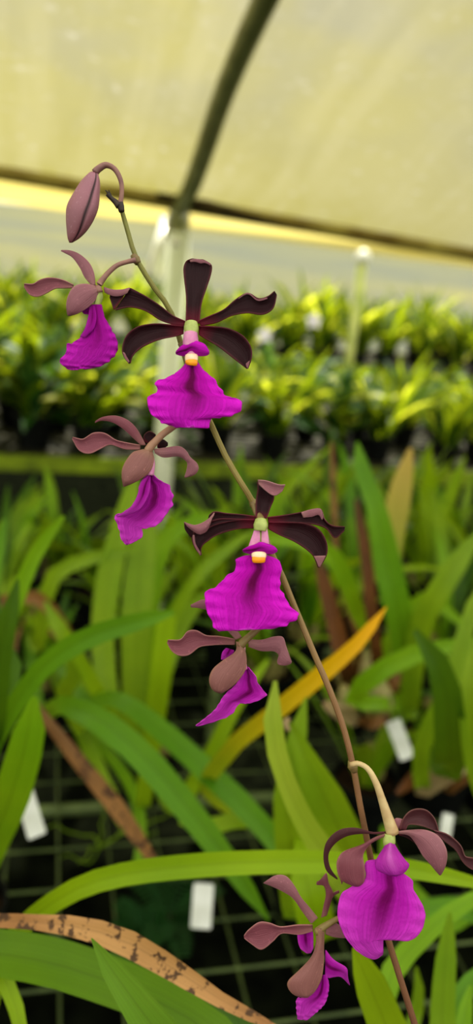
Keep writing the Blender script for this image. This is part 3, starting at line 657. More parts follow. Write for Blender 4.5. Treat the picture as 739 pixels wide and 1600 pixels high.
pe = empty('strap_leaf_orchid', ground(225, 1240, BZ), 'plant with upright lime blades left of the middle flowers, over the mesh', 'orchid plant')
add_pot(pe); add_bulbs(pe)
q = bpx(pe, .1)
leaf_px(pe, [q, (222, 1260, 1.08), (238, 1150, 1.0), (250, 1060, .95), (260, 962, .93)], [8, 11, 15, 17, 15], 'lime', tilt=.2)
leaf_px(pe, [q, (270, 1260, 1.08), (330, 1180, 1.02), (370, 1100, 1.0), (420, 1030, 1.0)], [8, 12, 13, 11, 3], 'lime', tilt=-.2)
leaf_px(pe, [q, (180, 1130, 1.1), (160, 1010, 1.1), (170, 900, 1.1), (196, 800, 1.1), (215, 735, 1.1)], [8, 15, 18, 20, 15, 3], 'olive', tilt=.2)
leaf_px(pe, [q, (215, 1150, 1.15), (212, 1000, 1.12), (218, 900, 1.12), (232, 800, 1.12)], [8, 18, 23, 24, 14], 'olive')
leaf_px(pe, [q, (250, 1010, 1.1), (305, 905, 1.05), (350, 862, 1.05), (395, 830, 1.05)], [6, 8, 10, 9, 2], 'olive')
leaf_px(pe, [q, (235, 1000, 1.2), (250, 860, 1.2), (300, 815, 1.2), (365, 805, 1.2)], [6, 12, 14, 11, 2], 'green')
leaf_px(pe, [q, (245, 1100, 1.1), (275, 1000, 1.1), (310, 940, 1.1), (345, 925, 1.1)], [6, 11, 12, 11, 3], 'olive')

pf = empty('strap_leaf_orchid', ground(470, 1420, BZ), 'pale lime plant directly behind the stem with a yellowing upper leaf', 'orchid plant')
add_pot(pf); add_bulbs(pf)
q = bpx(pf, .1)
leaf_px(pf, [q, (545, 1390, .66), (515, 1345, .55), (478, 1290, .51), (444, 1215, .49), (426, 1140, .48), (430, 1064, .48)], [8, 20, 22, 17, 15, 16, 3], 'pale', tilt=.2, n=34)
leaf_px(pf, [q, (465, 1420, .7), (455, 1330, .62), (450, 1240, .6), (460, 1170, .6), (478, 1090, .6)], [8, 24, 26, 24, 16, 2], 'olive', tilt=.25)
leaf_px(pf, [q, (570, 1400, .72), (540, 1320, .62), (505, 1240, .58), (470, 1165, .57), (448, 1122, .57)], [8, 34, 36, 30, 13, 1], 'olive', tilt=-.2, n=30)
leaf_px(pf, [q, (330, 1240, .85), (365, 1165, .72), (430, 1112, .68), (500, 1055, .66), (555, 1008, .65), (604, 948, .65)], [8, 12, 13, 14, 14, 11, 1], 'yellow', tilt=.2, n=34)
leaf_px(pf, [q, (500, 1470, .62), (480, 1380, .58), (470, 1300, .62)], [8, 30, 26, 8], 'lime')
leaf_px(pf, [q, (420, 1290, .8), (380, 1280, .8), (330, 1290, .8), (280, 1285, .82)], [6, 10, 13, 12, 3], 'lime')

pg = empty('strap_leaf_orchid', ground(640, 1180, BZ), 'plant right of the stem with a tall green blade and pale yellow-tipped blade', 'orchid plant')
add_pot(pg); add_bulbs(pg)
q = bpx(pg, .1)
leaf_px(pg, [q, (638, 1060, 1.1), (622, 960, 1.0), (604, 880, .98), (586, 790, .96), (565, 735, .96), (558, 690, .96)], [8, 16, 21, 22, 15, 13, 2], 'mid', tilt=.25, n=30)
leaf_px(pg, [q, (620, 1000, 1.1), (612, 880, 1.1), (622, 790, 1.1), (642, 700, 1.1)], [8, 12, 15, 19, 3], 'cream', tilt=-.2)
leaf_px(pg, [q, (600, 1100, .98), (550, 1090, .9), (590, 1050, .88), (660, 1018, .88), (760, 1000, .9)], [6, 10, 14, 16, 14, 6], 'green', tilt=.2)
leaf_px(pg, [q, (700, 1200, .8), (700, 1110, .72), (690, 1050, .7), (662, 1005, .69), (648, 985, .69)], [8, 24, 24, 21, 14, 4], 'dark', tilt=.2)
leaf_px(pg, [q, (640, 1100, 1.1), (660, 970, 1.0), (700, 900, .98), (750, 830, .98)], [7, 14, 18, 18, 4], 'olive', tilt=.2)
leaf_px(pg, [q, (660, 1230, .9), (660, 1160, .85), (700, 1080, .83), (735, 960, .83), (760, 900, .83)], [7, 12, 14, 14, 12, 3], 'olive')
leaf_px(pg, [q, (590, 1050, 1.2), (660, 935, 1.15), (740, 990, 1.12)], [5, 9, 10, 4], 'green')
leaf_px(pg, [q, (560, 960, 1.15), (520, 870, 1.1), (450, 840, 1.1), (390, 850, 1.1)], [6, 12, 15, 13, 3], 'green')
ph_ = empty('withered_orchid', ground(560, 1160, BZ)+Vector((0, .06, 0)), 'withered plant with rusty brown upright sheaths behind the stem', 'orchid plant')
add_pot(ph_); add_bulbs(ph_, 3, .022, .085)
q = bpx(ph_, .1)
leaf_px(ph_, [q, (545, 1060, 1.12), (530, 1000, 1.1), (512, 930, 1.1), (496, 876, 1.1)], [8, 12, 14, 12, 4], 'rust', wave=.2)
leaf_px(ph_, [q, (590, 1050, 1.15), (580, 950, 1.12), (572, 870, 1.12), (556, 780, 1.12)], [7, 9, 10, 9, 3], 'rust', wave=.2)
leaf_px(ph_, [q, (560, 1000, 1.3), (530, 900, 1.3), (522, 790, 1.3), (518, 690, 1.3)], [4, 5, 5, 5, 2], 'brown')
for a_, b2, rr_, mt_ in (((588, 1118, 1.04), (594, 1056, 1.03), (20, 26, 20, 5), 'bulb'), ((548, 1122, 1.05), (536, 1070, 1.05), (14, 19, 15, 5), 'bulb'), ((612, 1080, 1.06), (622, 1020, 1.06), (10, 12, 9, 3), 'brown')):
    A_, B_ = at(*a_), at(*b2)
    tube('pseudobulb', [A_, A_.lerp(B_, .35), A_.lerp(B_, .7), B_], [x/FPX*1.04 for x in rr_], mt_, ph_, n=14, seg=14)
leaf_px(ph_, [(560, 1130, 1.04), (530, 1112, 1.0), (505, 1098, 1.0)], [8, 13, 4], 'sheath', wave=.5, n=12)
leaf_px(ph_, [(560, 1125, 1.04), (585, 1130, 1.0), (610, 1120, 1.0)], [6, 9, 3], 'brown', wave=.5, n=12)
tube('withered_tip', [at(452, 1122, .568), at(446, 1131, .567), at(452, 1142, .566)], [.0015, .0028, .0014], 'sheath', pf, n=10, seg=8)
pi_ = empty('strap_leaf_orchid', ground(800, 1400, BZ), 'plant beyond the right edge with green leaves entering behind the nodding flower', 'orchid plant')
add_pot(pi_); add_bulbs(pi_)
q = bpx(pi_, .1)
leaf_px(pi_, [q, (780, 1440, .8), (720, 1418, .75), (660, 1420, .74), (600, 1440, .74)], [8, 16, 16, 13, 3], 'mid')
leaf_px(pi_, [q, (790, 1300, .8), (750, 1200, .75), (735, 1100, .72), (742, 1000, .72)], [8, 20, 22, 18, 4], 'olive')
leaf_px(pi_, [q, (700, 1440, .9), (620, 1370, .9), (598, 1290, .9)], [8, 18, 18, 4], 'green')

# random plants built from strap leaves
def strap_points(base, az, lean, L, droop, n=14):
    P = []; pos = Vector(base); th = lean
    for i in range(n):
        P.append(pos.copy())
        d = Vector((math.cos(az)*math.sin(th), math.sin(az)*math.sin(th), math.cos(th)))
        pos += d*(L/(n-1)); th += droop/(n-1)*(i/n*1.6+.2)
    return P
def strap_w(w, n):
    return [max(w*(.35+.65*min(1, (i/(n-1))*3))*min(1, (1-i/(n-1))*3.2+.03)**.8, .0005) for i in range(n)]
def strap_leaf(parent, base, az, lean, L, w, droop, mat, n=14):
    P = strap_points(base, az, lean, L, droop, n)
    bm = bmesh.new(); uvl = bm.loops.layers.uv.new('UVMap')
    leaf_bm(bm, uvl, P, strap_w(w, n), Vector((-.8*math.cos(az), -.8*math.sin(az), .6)), .25, tilt=random.uniform(-.4, .4), nc=4)
    return link('leaf', finish(bm, 'leaf'), mat, parent)
PLACED = []
def free_spot(loc, gap=.125):
    loc = Vector(loc)
    for i in range(400):
        a = i*2.4; rr = .009*math.sqrt(i)*2
        c = loc+Vector((math.cos(a)*rr, math.sin(a)*rr, 0))
        if .2 < c.y < 1.95 and -1.55 < c.x < 2.55 and all((c-q).length > gap for q in PLACED): break
    PLACED.append(c.copy()); return c
for o in C.objects:
    if o.type == 'EMPTY' and o.parent is None and 'label' in o: PLACED.append(Vector((o.location.x, o.location.y, BZ)))
for i, a in enumerate(PLACED):
    for b_ in PLACED[:i]:
        if (a-b_).length < .13: print('CLOSE', tuple(a), tuple(b_), (a-b_).length)
def near_plant(loc, label, n=9, L=(.25, .4), w=(.009, .015), mats=('green', 'mid', 'olive', 'dark'), lean=(.1, .7), group=None, bulbs=True):
    loc = free_spot(loc)
    root = empty('strap_leaf_orchid', loc, label, 'orchid plant', group)
    add_pot(root)
    if bulbs: add_bulbs(root, 3)
    for k in range(n):
        a = random.uniform(0, 6.28)
        strap_leaf(root, Vector(loc)+Vector((math.cos(a)*.015, math.sin(a)*.015, .08)), a, random.uniform(*lean), random.uniform(*L), random.uniform(*w), random.uniform(.3, 1.6), random.choice(mats))
    return root
near = [
    ((30, 1010), 'plant near the left edge with a spray of green straps, by the far bench edge', 11),
    ((150, 975), 'bushy strap-leaved plant behind the long drooping leaves at left', 11),
    ((290, 1010), 'strap-leaved plant behind the second turned-away flower', 8),
    ((420, 960), 'strap-leaved plant showing behind the middle open flower', 9),
    ((545, 985), 'strap-leaved plant behind the rusty brown sheaths', 10),
    ((650, 955), 'tall green plant at the right on the far edge of the near bench', 10),
    ((745, 985), 'green plant at right edge on far side of the near bench', 10),
    ((745, 1110), 'plant at the right edge beside the dark curved leaf', 9),
    ((410, 1110), 'leafy plant behind the third turned-away flower', 9),
    ((300, 950), 'thin-leaved plant on the far left edge of the near bench', 7),
    ((760, 1260), 'small plant at right edge behind the nodding flower', 7),
    ((560, 1290), 'plant hidden behind the lower stem', 6),
    ((70, 1130), 'low plant beneath the left drooping leaves', 7),
]
near += [
    ((90, 950), 'tall narrow-leaved plant at upper left of the near bench', 13),
    ((215, 945), 'plant with yellow-green straps beneath the second turned-away flower', 12),
    ((360, 935), 'plant at the far bench edge directly behind the middle open flower', 12),
    ((490, 935), 'plant with grassy green straps right of the middle open flower', 14),
    ((600, 925), 'plant with arching straps behind the tall green blade', 12),
    ((700, 925), 'plant with straps leaning right beside the pale yellow-tipped blade', 12),
    ((-10, 960), 'plant cut by the left edge of view at the far bench edge', 11),
    ((470, 1050), 'low grassy plant between the stem and the rusty sheaths', 12),
    ((350, 1050), 'low leafy plant under the magenta lip of the third turned-away flower', 10),
    ((215, 1060), 'low green plant behind the upright lime blade', 10),
    ((690, 1060), 'low green plant behind the dark curved leaf at right', 11),
    ((10, 1060), 'low green plant at left edge behind the dark curved leaves', 10),
]
for (px, py), lab, n in near:
    near_plant(ground(px, py, BZ), lab, n, L=((.15, .29) if px < 340 else (.2, .42)) if py < 1100 else (.14, .28), w=(.010, .019), mats=('green', 'mid', 'olive', 'olive', 'dark', 'lime'))

# ------------------------------------------------------------------ small things on the near bench
def plant_label(px, py, d, hw, hh, rot, label, foot=.05):
    c = at(px, py, d); k = d/FPX
    bm = bmesh.new()
    n = 8
    prof = [(-1, -1), (-1, .92), (-.86, 1), (.86, 1), (1, .92), (1, -1), (.8, -1.04), (-.8, -1.04)]
    fr = [bm.verts.new((x*hw*k, y*hh*k, 0)) for x, y in prof]; bk = [bm.verts.new((x*hw*k, y*hh*k, -.0008)) for x, y in prof]
    bm.faces.new(fr); bm.faces.new(bk[::-1])
    for i in range(n): bm.faces.new((fr[i], bk[i], bk[(i+1) % n], fr[(i+1) % n]))
    bmesh.ops.recalc_face_normals(bm, faces=bm.faces)
    mt = Matrix((RT, UP, -fw)).transposed().to_4x4(); mt.translation = c
    me = finish(bm, 'plant_label'); me.transform(mt @ Matrix.Rotation(rot, 4, 'Z') @ Matrix.Rotation(R(-14), 4, 'X'))
    me.transform(Matrix.Translation(-c))
    o = link('plant_label', me, 'tag', None, False); o.location = c
    tag(o, label, 'plant label'); return o
plant_label(47, 1270, .84, 15, 36, R(22), 'white plastic plant label leaning at left under the broad rounded leaf', .06)
plant_label(316, 1415, .98, 16, 32, R(-4), 'white plastic plant label standing on the wire mesh at lower centre', .04)
plant_label(625, 1155, 1.05, 12, 30, R(20), 'narrow white plant label leaning right of the stem', .04)
plant_label(698, 1290, .95, 9, 18, R(-14), 'small white plant label behind the nodding flower', .05)

# fern seedling and weeds on the mesh
def fern(loc, label, nf=9, L=.07):
    root = empty('fern_seedling', loc, label, 'fern')
    for k in range(nf):
        az = k*2.4; P = strap_points(Vector(loc)+Vector((0, 0, .002)), az, random.uniform(.5, 1.1), L*random.uniform(.7, 1.2), .9, 14)
        bm = bmesh.new(); uvl = bm.loops.layers.uv.new('UVMap')
        leaf_bm(bm, uvl, P, [.0006]*14, None, 0, nc=2)
        for i in range(2, 14):
            t = (P[min(i+1, 13)]-P[i-1]).normalized(); s = t.cross(Vector((0, 0, 1))).normalized()
            for sg in (-1, 1):
                ln = .018*math.sin(i/14*2.9)+.002
                Q = [P[i]+s*sg*ln*j/4+t*ln*.3*j/4 for j in range(5)]
                leaf_bm(bm, uvl, Q, [.0008, .0026, .0026, .0018, .0004], None, 0, nc=2)
        link('frond', finish(bm, 'frond'), 'fern', root)
fern(ground(262, 1440, BZ), 'small dark green fern seedling on the wire mesh beside the white label')
fern(ground(225, 1475, BZ), 'small dark fern seedling nearest the dry straw leaf', 7, .05)
def weed(loc, label):
    root = empty('weed_tendril', loc, label, 'weed')
    for k in range(5):
        p0 = Vector(loc); P = [p0.copy()]; a = random.uniform(0, 6.28)
        for i in range(6):
            a += random.uniform(-.8, .8); p0 = p0+Vector((math.cos(a)*.014, math.sin(a)*.014, random.uniform(-.004, .014))); P.append(p0.copy())
        P[0].z = loc[2]
        tube('stem', P, [.0018, .0014, .001], 'olive', root, n=24, seg=6)
weed(ground(155, 1325, BZ), 'curly yellow-green weed tendril lying on the wire mesh at left')
weed(ground(215, 1290, BZ), 'curly weed tendril next to the withered brown leaf')

# bark and dry litter in an open tray at right
tr = empty('dry_orchid_remains', ground(672, 1245, BZ), 'open black pot of bark with pale dry papery leaves at right of the stem', 'potted remains')
add_pot(tr, POT2)
q = bpx(tr, .1)
leaf_px(tr, [q, (660, 1232, 1.05), (700, 1205, 1.02), (745, 1185, 1.0)], [8, 14, 18, 5], 'sheath', wave=.5, n=16, label='pale papery dry leaf')
leaf_px(tr, [q, (700, 1230, 1.02), (740, 1212, 1.0)], [6, 12, 4], 'brown', wave=.5, n=12)
leaf_px(tr, [q, (640, 1225, 1.0), (620, 1240, 1.0)], [6, 12, 4], 'rust', wave=.4, n=12)
leaf_px(tr, [q, (690, 1190, 1.05), (720, 1180, 1.05)], [6, 10, 5], 'sheath', wave=.4, n=12)
def chips(loc, n, parent):
    for k in range(n):
        bm = bmesh.new(); s = random.uniform(.006, .013)
        bmesh.ops.create_icosphere(bm, subdivisions=1, radius=s)
        for v in bm.verts: v.co = Vector((v.co.x*1.5, v.co.y, v.co.z*.5))*(1+.3*noise.noise(v.co*200+Vector((k, 0, 0))))
        a, rr = random.uniform(0, 6.28), random.uniform(0, .055)
        me = finish(bm, 'bark_chip'); me.transform(Matrix.Rotation(a, 4, 'Z')); me.transform(Matrix.Translation(Vector(loc)+Vector((rr*math.cos(a), rr*math.sin(a), .105+random.uniform(0, .01)))))
        link('bark_chip', me, random.choice(['bark', 'brown', 'sheath']), parent, False)
chips(world_loc(tr), 16, tr)

# ------------------------------------------------------------------ near bench (welded mesh on pipe frame)
bench = empty('mesh_bench', (0.5, 1.1, 0), 'near greenhouse bench with weathered welded wire mesh top', 'bench')
bm = bmesh.new(); X0, X1, Y0, Y1 = -1.7, 2.7, .12, 2.06
x = X0
def rod(bm, a, b, rr, seg=6):
    tube_mesh(bm, [a, b], [rr], n=2, seg=seg)
nx = int((X1-X0)/.072)
for i in range(nx+1): x = X0+i*.072; rod(bm, Vector((x, Y0, BZ-.0055)), Vector((x, Y1, BZ-.0055)), .0022)
ny = int((Y1-Y0)/.078)
for i in range(ny+1): y = Y0+i*.078; rod(bm, Vector((X0, y, BZ-.0022)), Vector((X1, y, BZ-.0022)), .0022)
link('mesh_top', finish(bm, 'mesh_top'), 'wire', bench)
for y in (Y0, .5, 1.09, 1.6, Y1):
    tube('cross_pipe', [Vector((X0, y, BZ-.022)), Vector((X1, y, BZ-.022))], [.010], 'wire', bench, n=2, seg=12)
for x in (-1.68, .5, 2.68):
    for y in (Y0+.02, Y1-.02):
        tube('leg', [Vector((x, y, 0)), Vector((x, y, BZ-.03))], [.018], 'wire', bench, n=2, seg=12)

# ------------------------------------------------------------------ further benches
def slat_bench(label, x0, x1, y0, y1, z, moss='wood'):
    b_ = empty('timber_bench', ((x0+x1)/2, (y0+y1)/2, 0), label, 'bench')
    box('front_rail', (x0, y0, z-.055), (x1, y0+.035, z+.008), moss, b_, .004)
    box('back_rail', (x0, y1-.035, z-.09), (x1, y1, z+.01), 'wood2', b_, .004)
    bm = bmesh.new(); n = int((y1-y0)/.1)
    for i in range(n): box_bm(bm, (x0, y0+.045+i*.1, z-.02), (x1, y0+.115+i*.1, z))
    link('slat_top', finish(bm, 'slat_top'), 'wood2', b_, False)
    k = int((x1-x0)/1.6)
    for i in range(k+1):
        xx = x0+.05+i*(x1-x0-.1)/k
        for yy in (y0+.04, y1-.08): box('leg', (xx-.035, yy, 0), (xx+.035, yy+.07, z-.02), 'wood2', b_, .004)
slat_bench('middle bench with mossy yellow-green front rail across the aisle', -2.2, 4.6, 3.18, 4.9, .80)
slat_bench('far bench crowded with backlit plants in front of the pale wall', -3.2, 9.0, 6.9, 8.7, .80)

def bush_mesh(name, n, L, w, lean, mats, kind='strap', seed=0):
    rs = random.getstate(); random.seed(seed)
    bm = bmesh.new(); uvl = bm.loops.layers.uv.new('UVMap')
    for k in range(n):
        az = random.uniform(0, 6.28); a0 = random.uniform(0, 6.28)
        z0 = .08+(random.uniform(0, .22) if kind == 'broad' else 0)
        b0 = Vector((math.cos(a0)*.03, math.sin(a0)*.03, z0))
        ln = random.uniform(*L); P = strap_points(b0, az, random.uniform(*lean), ln, random.uniform(.3, 1.7), 9)
        leaf_bm(bm, uvl, P, strap_w(random.uniform(*w), 9), Vector((-.8*math.cos(az), -.8*math.sin(az), .6)), .2, tilt=random.uniform(-.6, .6), nc=2, mi=random.choice(range(len(mats))))
    random.setstate(rs)
    me = finish(bm, name)
    for m_ in mats: me.materials.append(M[m_])
    me.shade_smooth(); return me
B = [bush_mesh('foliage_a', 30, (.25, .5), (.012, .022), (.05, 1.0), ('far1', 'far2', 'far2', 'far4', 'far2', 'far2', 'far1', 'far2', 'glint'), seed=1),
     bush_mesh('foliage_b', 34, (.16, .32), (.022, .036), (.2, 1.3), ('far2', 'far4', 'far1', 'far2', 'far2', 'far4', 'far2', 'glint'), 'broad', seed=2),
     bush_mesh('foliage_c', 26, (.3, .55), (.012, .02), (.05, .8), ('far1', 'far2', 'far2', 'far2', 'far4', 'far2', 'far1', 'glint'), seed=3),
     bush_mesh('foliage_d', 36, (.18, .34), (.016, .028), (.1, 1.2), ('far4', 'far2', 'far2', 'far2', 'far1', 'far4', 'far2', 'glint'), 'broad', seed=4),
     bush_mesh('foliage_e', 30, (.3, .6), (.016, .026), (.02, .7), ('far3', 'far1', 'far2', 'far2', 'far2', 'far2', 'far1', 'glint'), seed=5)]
def cat_far(y): return y > 6
def bushes(rows, name, kinds, cat, group, sc=(.85, 1.15)):
    for (xa, xb, dx, y, z, labs) in rows:
        x = xa
        while x < xb:
            k = random.choice(kinds)
            o = bpy.data.objects.new(name, None); C.objects.link(o)
            o.location = (x+random.uniform(-.04, .04), y+random.uniform(-.06, .06), z); o.rotation_euler.z = random.uniform(0, 6.28)
            s = random.uniform(*sc)*(1 if cat_far(y) else max(.74, 1.08-.13*max(0, x))); o.scale = (s, s, s); o.empty_display_size = .05
            tag(o, labs, cat, group)
            pt = bpy.data.objects.new('pot', POT2); C.objects.link(pt); pt.parent = o
            fo = bpy.data.objects.new('foliage', B[k]); C.objects.link(fo); fo.parent = o
            x += dx
bushes([(-1.1, 2.6, .26, 3.36, .809, 'green potted plant in the front row of the middle bench'),
        (-1.15, 2.9, .24, 3.72, .809, 'green potted plant in the second row of the middle bench'),
        (-1.2, 3.3, .26, 4.15, .809, 'green potted plant in the third row of the middle bench'),
        (-1.3, 3.7, .28, 4.6, .809, 'green potted plant in the back row of the middle bench')],
       'potted_orchid', (0, 1, 1, 2, 3), 'potted plant', 'potted plants on the middle bench', (.78, 1.08))
bushes([(-2.0, 4.6, .34, 7.15, .809, 'sunlit potted plant in the front row of the far bench'),
        (-2.1, 5.2, .32, 7.7, .809, 'sunlit potted plant in the middle row of the far bench'),
        (-2.2, 5.8, .34, 8.3, .809, 'sunlit potted plant in the back row of the far bench')],
       'potted_orchid', (0, 2, 4, 4), 'potted plant', 'sunlit plants on the far bench', (.9, 1.4))

# pale blurred flowers on the middle bench
def pale_flower(px, py, d, s, label):
    c = at(px, py, d); root = empty('white_orchid_bloom', c, label, 'flower')
    for k in range(5):
        a = k*1.257+.3; bm = bmesh.new(); uvl = bm.loops.layers.uv.new('UVMap')
        dv = RT*math.cos(a)+UP*math.sin(a)
        P = [c+dv*s*t-fw*.01*math.sin(t*3) for t in (0, .25, .5, .75, 1)]
        leaf_bm(bm, uvl, P, [s*.08, s*.3, s*.36, s*.28, s*.05], -fw, .1, nc=4)
        link('petal', finish(bm, 'petal'), 'white', root)
    tube('flower_stalk', [c, c+Vector((.01, .02, -.12)), c+Vector((.02, .03, -.45))], [.003], 'far2', root, n=10, seg=6)
pale_flower(490, 502, 3.4, .036, 'blurred white bloom among the middle bench plants, right of the upper flower')
pale_flower(414, 524, 3.45, .036, 'blurred white bloom just beside the right petal of the upper open flower')

# ------------------------------------------------------------------ greenhouse shell
XP = .454
def eave(x, dy=0): return Vector((x, 3.1+dy, 1.78-.055*(x-XP)))
post = tube('support_post', [Vector((XP-.005, 3.1, 0)), Vector((XP, 3.1, 1.70))], [.042], 'post', None, n=2, seg=24)
tag(post, 'pale round support post standing in front of the middle bench', 'post')
# hoop: profile in the Y-Z plane, rising towards the viewer
HP = [(3.17, 1.72), (3.10, 1.785), (2.88, 1.846), (2.64, 1.95), (2.464, 2.037), (2.24, 2.115), (2.009, 2.178), (1.7, 2.25), (1.3, 2.32), (.8, 2.37)]
hoop = tube('roof_hoop', [Vector((XP, y, z)) for y, z in HP], [.03], 'steel', None, n=40, seg=20)
tag(hoop, 'grey-green steel hoop pipe curving up from the support post under the roof film', 'roof hoop')
br = tube('diagonal_brace', [at(262, 345, 3.12), at(236, 432, 3.02)], [.026], 'shiny', None, n=2, seg=16)
tag(br, 'short bright white metal brace slanting down left of the support post', 'brace')
cl = tube('pipe_clamp', [at(281, 322, 3.0), at(277, 352, 3.02), at(272, 372, 3.02)], [.038, .046, .04], 'steel', None, n=10, seg=16)
tag(cl, 'steel clamp joining the hoop pipe to the top of the post', 'clamp')
for px, py in ((289, 334), (276, 378)):
    bm = bmesh.new(); bmesh.ops.create_uvsphere(bm, u_segments=16, v_segments=10, radius=.018)
    for v in bm.verts: v.co.z *= 1.2
    me = finish(bm, 'bolt_head'); o = link('bolt_head', me, 'shiny', None); o.location = at(px, py, 2.93)
    tag(o, 'shiny bolt on the clamp above the post' if py < 350 else 'shiny bolt at the top of the pale post below the clamp', 'bolt')
# eave board / purlin
bm = bmesh.new()
a, b_ = eave(-4.0), eave(5.2)
tube_mesh(bm, [a+Vector((0, .03, .02)), b_+Vector((0, .03, .02))], [.026], n=2, seg=12)
o = link('trim_1', finish(bm, 'trim_1'), plain('dirty_rail', (190, 176, 92), (136, 116, 50), 5, .7)); o['kind'] = 'structure'
dk = tube('film_clip_rail', [eave(.36, -.03)+Vector((0, 0, .03)), eave(.55, -.03)+Vector((0, 0, .02)), eave(.78, -.03)+Vector((0, 0, .005)), eave(.92, -.03)], [.012, .024, .017, .004], plain('dark_rust', (84, 70, 30), (54, 44, 20), 14, .8), None, n=16, seg=10)
tag(dk, 'dark rusty stretch of rail clip at the hoop and purlin joint', 'clip')

FK = .28
def film_mat(name, lo, hi, lo2, z0, z1, alpha=0.0):
    t = NT(name)
    tc = t.n('ShaderNodeTexCoord'); sx = t.n('ShaderNodeSeparateXYZ'); t.l(tc.outputs['Object'], sx.inputs[0])
    zz = t.n('ShaderNodeMapRange'); zz.inputs['From Min'].default_value = z0; zz.inputs['From Max'].default_value = z1; t.l(sx.outputs[2], zz.inputs['Value'])
    n1 = t.noise(2.2, detail=4); n2 = t.noise(26, detail=6, rough=.7)
    mp = t.n('ShaderNodeMapping'); mp.inputs['Scale'].default_value = (14, 1.2, 1.2); t.l(tc.outputs['Object'], mp.inputs['Vector'])
    n3 = t.noise(1, vec=mp.outputs[0], detail=3)
    col = t.mix(zz.outputs[0], rgb(*lo), rgb(*hi))
    col = t.mix(t.ramp(n1, [(.4, (0, 0, 0, 1)), (.65, (1, 1, 1, 1))]), col, rgb(*lo2))
    col = t.mix(t.ramp(n3, [(.45, (0, 0, 0, 1)), (.75, (.35, .35, .35, 1))]), col, rgb(250, 244, 200))
    col = t.mix(t.ramp(n2, [(.58, (0, 0, 0, 1)), (.72, (.9, .9, .9, 1))]), col, rgb(250, 246, 226))
    gx = t.n('ShaderNodeMapRange'); gx.inputs['From Min'].default_value = .2; gx.inputs['From Max'].default_value = 1.6; t.l(sx.outputs[0], gx.inputs['Value'])
    col = t.mix(t.math('MULTIPLY', gx.outputs[0], .5), col, rgb(196, 194, 170))
    col = t.mix(1.0, col, (FK, FK, FK, 1), 'MULTIPLY')
    d = t.n('ShaderNodeBsdfDiffuse'); t.l(col, d.inputs['Color'])
    tr_ = t.n('ShaderNodeBsdfTranslucent'); t.l(col, tr_.inputs['Color'])
    mx = t.n('ShaderNodeMixShader'); mx.inputs[0].default_value = .85; t.l(d.outputs[0], mx.inputs[1]); t.l(tr_.outputs[0], mx.inputs[2])
    t.l(mx.outputs[0], t.out.inputs['Surface']); return t.m
M['film'] = film_mat('roof_film', (208, 200, 100), (208, 206, 180), (220, 214, 150), 1.8, 2.15)
def sheet(name, prof, x0, x1, nx, mat, drop=.055, sag=.0):
    bm = bmesh.new(); V = []
    for i in range(nx+1):
        x = x0+(x1-x0)*i/nx
        V.append([bm.verts.new((x, y, z-drop*(x-XP)+sag*math.sin(i*1.3)*math.sin(k))) for k, (y, z) in enumerate(prof)])
    for i in range(nx):
        for k in range(len(prof)-1): bm.faces.new((V[i][k], V[i+1][k], V[i+1][k+1], V[i][k+1]))
    return link(name, finish(bm, name), mat)
prof = [(q.x, q.y) for q in cr([Vector((y+.02, z+.038, 0)) for y, z in HP[1:]], 40)]
o = sheet('ceiling', prof, -4.0, 5.2, 34, 'film', sag=.003); o['kind'] = 'structure'
# purlin above, seen faintly through dirty film seams
# far wall of pale sheeting, in bands
def band_mat(name, c1, c2):
    t = NT(name); n = t.noise(1.3, detail=4)
    tc = t.n('ShaderNodeTexCoord'); mp = t.n('ShaderNodeMapping'); mp.inputs['Scale'].default_value = (.4, 1, 7); t.l(tc.outputs['Object'], mp.inputs['Vector'])
    n2 = t.noise(1, vec=mp.outputs[0], detail=3)
    col = t.mix(t.ramp(n2, [(.35, (0, 0, 0, 1)), (.65, (1, 1, 1, 1))]), rgb(*c1), rgb(*c2))
    d = t.n('ShaderNodeBsdfDiffuse'); t.l(col, d.inputs['Color'])
    tr_ = t.n('ShaderNodeBsdfTranslucent'); t.l(col, tr_.inputs['Color'])
    mx = t.n('ShaderNodeMixShader'); mx.inputs[0].default_value = .5; t.l(d.outputs[0], mx.inputs[1]); t.l(tr_.outputs[0], mx.inputs[2])
    t.l(mx.outputs[0], t.out.inputs['Surface']); return t.m
o = sheet('wall_back', [(9.6, 0), (9.6, .8), (9.6, 1.5), (9.6, 2.02)], -9, 15, 10, band_mat('wall_grey', (146, 150, 136), (168, 166, 128)), drop=.0); o['kind'] = 'structure'
o = sheet('trim_2', [(9.58, 2.0), (9.58, 2.3), (9.56, 2.6)], -9, 15, 10, band_mat('wall_cream', (244, 232, 160), (236, 218, 130)), drop=.03); o['kind'] = 'structure'

p2 = tube('support_post', [Vector(ground(555, 520, 0)) if False else at(553, 560, 6.4)*1, at(567, 400, 6.2)], [.035], plain('yellowish_post', (196, 196, 110), (150, 160, 80), 6, .5), None, n=2, seg=16)
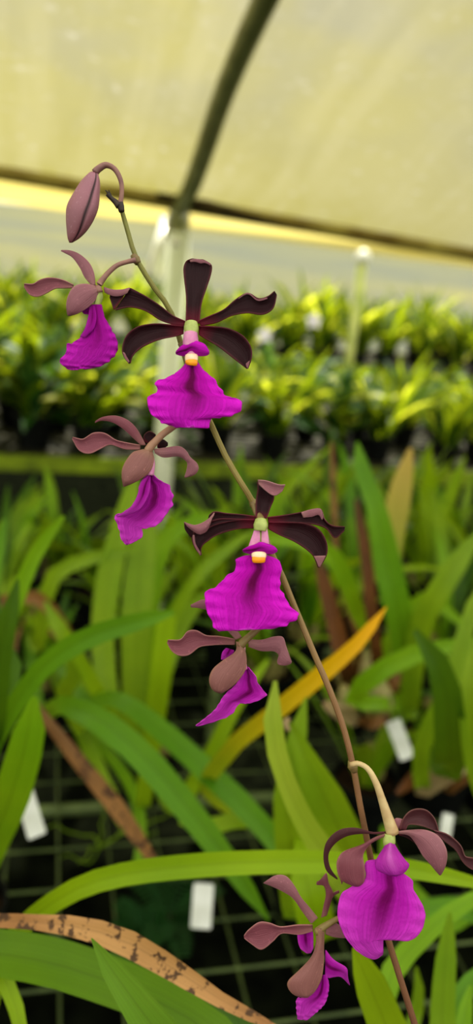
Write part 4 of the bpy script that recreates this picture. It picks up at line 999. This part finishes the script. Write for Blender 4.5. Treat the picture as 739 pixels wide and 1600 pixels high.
# carry the post down to the floor
bpy.data.objects.remove(p2)
top = at(567, 402, 6.2)
p2 = tube('support_post', [Vector((top.x, top.y, 0)), top], [.035], plain('yellowish_post2', (186, 190, 104), (150, 160, 80), 6, .5), None, n=2, seg=16)
tag(p2, 'distant yellowish post with a shiny cap right of the upper flowers', 'post')
bm = bmesh.new(); bmesh.ops.create_uvsphere(bm, u_segments=20, v_segments=12, radius=.06)
o = link('post_cap', finish(bm, 'post_cap'), 'shiny', p2); o.location = top+world_loc(p2)

bm = bmesh.new()
bmesh.ops.create_grid(bm, x_segments=1, y_segments=1, size=14)
o = link('floor', finish(bm, 'floor'), plain('dark_gravel', (22, 25, 16), (10, 12, 8), 14, 1, 0)); o['kind'] = 'structure'
o.location = (2, 6, 0)

# ------------------------------------------------------------------ light
w = bpy.data.worlds.new('World'); scene.world = w; w.use_nodes = True
nt = w.node_tree; bg = nt.nodes['Background']
tc = nt.nodes.new('ShaderNodeTexCoord'); sx = nt.nodes.new('ShaderNodeSeparateXYZ'); nt.links.new(tc.outputs['Generated'], sx.inputs[0])
rp = nt.nodes.new('ShaderNodeValToRGB'); rp.color_ramp.elements[0].position = .42; rp.color_ramp.elements[0].color = (.05, .05, .03, 1)
rp.color_ramp.elements[1].position = .54; rp.color_ramp.elements[1].color = (1, .985, .9, 1)
mr = nt.nodes.new('ShaderNodeMapRange'); mr.inputs['From Min'].default_value = -1; mr.inputs['From Max'].default_value = 1
nt.links.new(sx.outputs[2], mr.inputs['Value']); nt.links.new(mr.outputs[0], rp.inputs['Fac']); nt.links.new(rp.outputs[0], bg.inputs['Color'])
bg.inputs['Strength'].default_value = 1.4
s = bpy.data.lights.new('sun', 'SUN'); s.energy = 6.5; s.angle = R(1.0); s.color = (1, .95, .8)
so = bpy.data.objects.new('sun', s); C.objects.link(so)
d = Vector((-.35, -1, -1.35)).normalized()
so.rotation_euler = d.to_track_quat('-Z', 'Y').to_euler()
scene.view_settings.view_transform = 'Standard'; scene.view_settings.look = 'Medium High Contrast'
scene.view_settings.exposure = .12; scene.view_settings.gamma = 1
scene.cycles.use_denoising = True
scene.cycles.use_adaptive_sampling = True; scene.cycles.adaptive_threshold = .03
scene.cycles.max_bounces = 6; scene.cycles.diffuse_bounces = 4; scene.cycles.transmission_bounces = 6; scene.cycles.transparent_max_bounces = 6
scene.cycles.caustics_reflective = False; scene.cycles.caustics_refractive = False
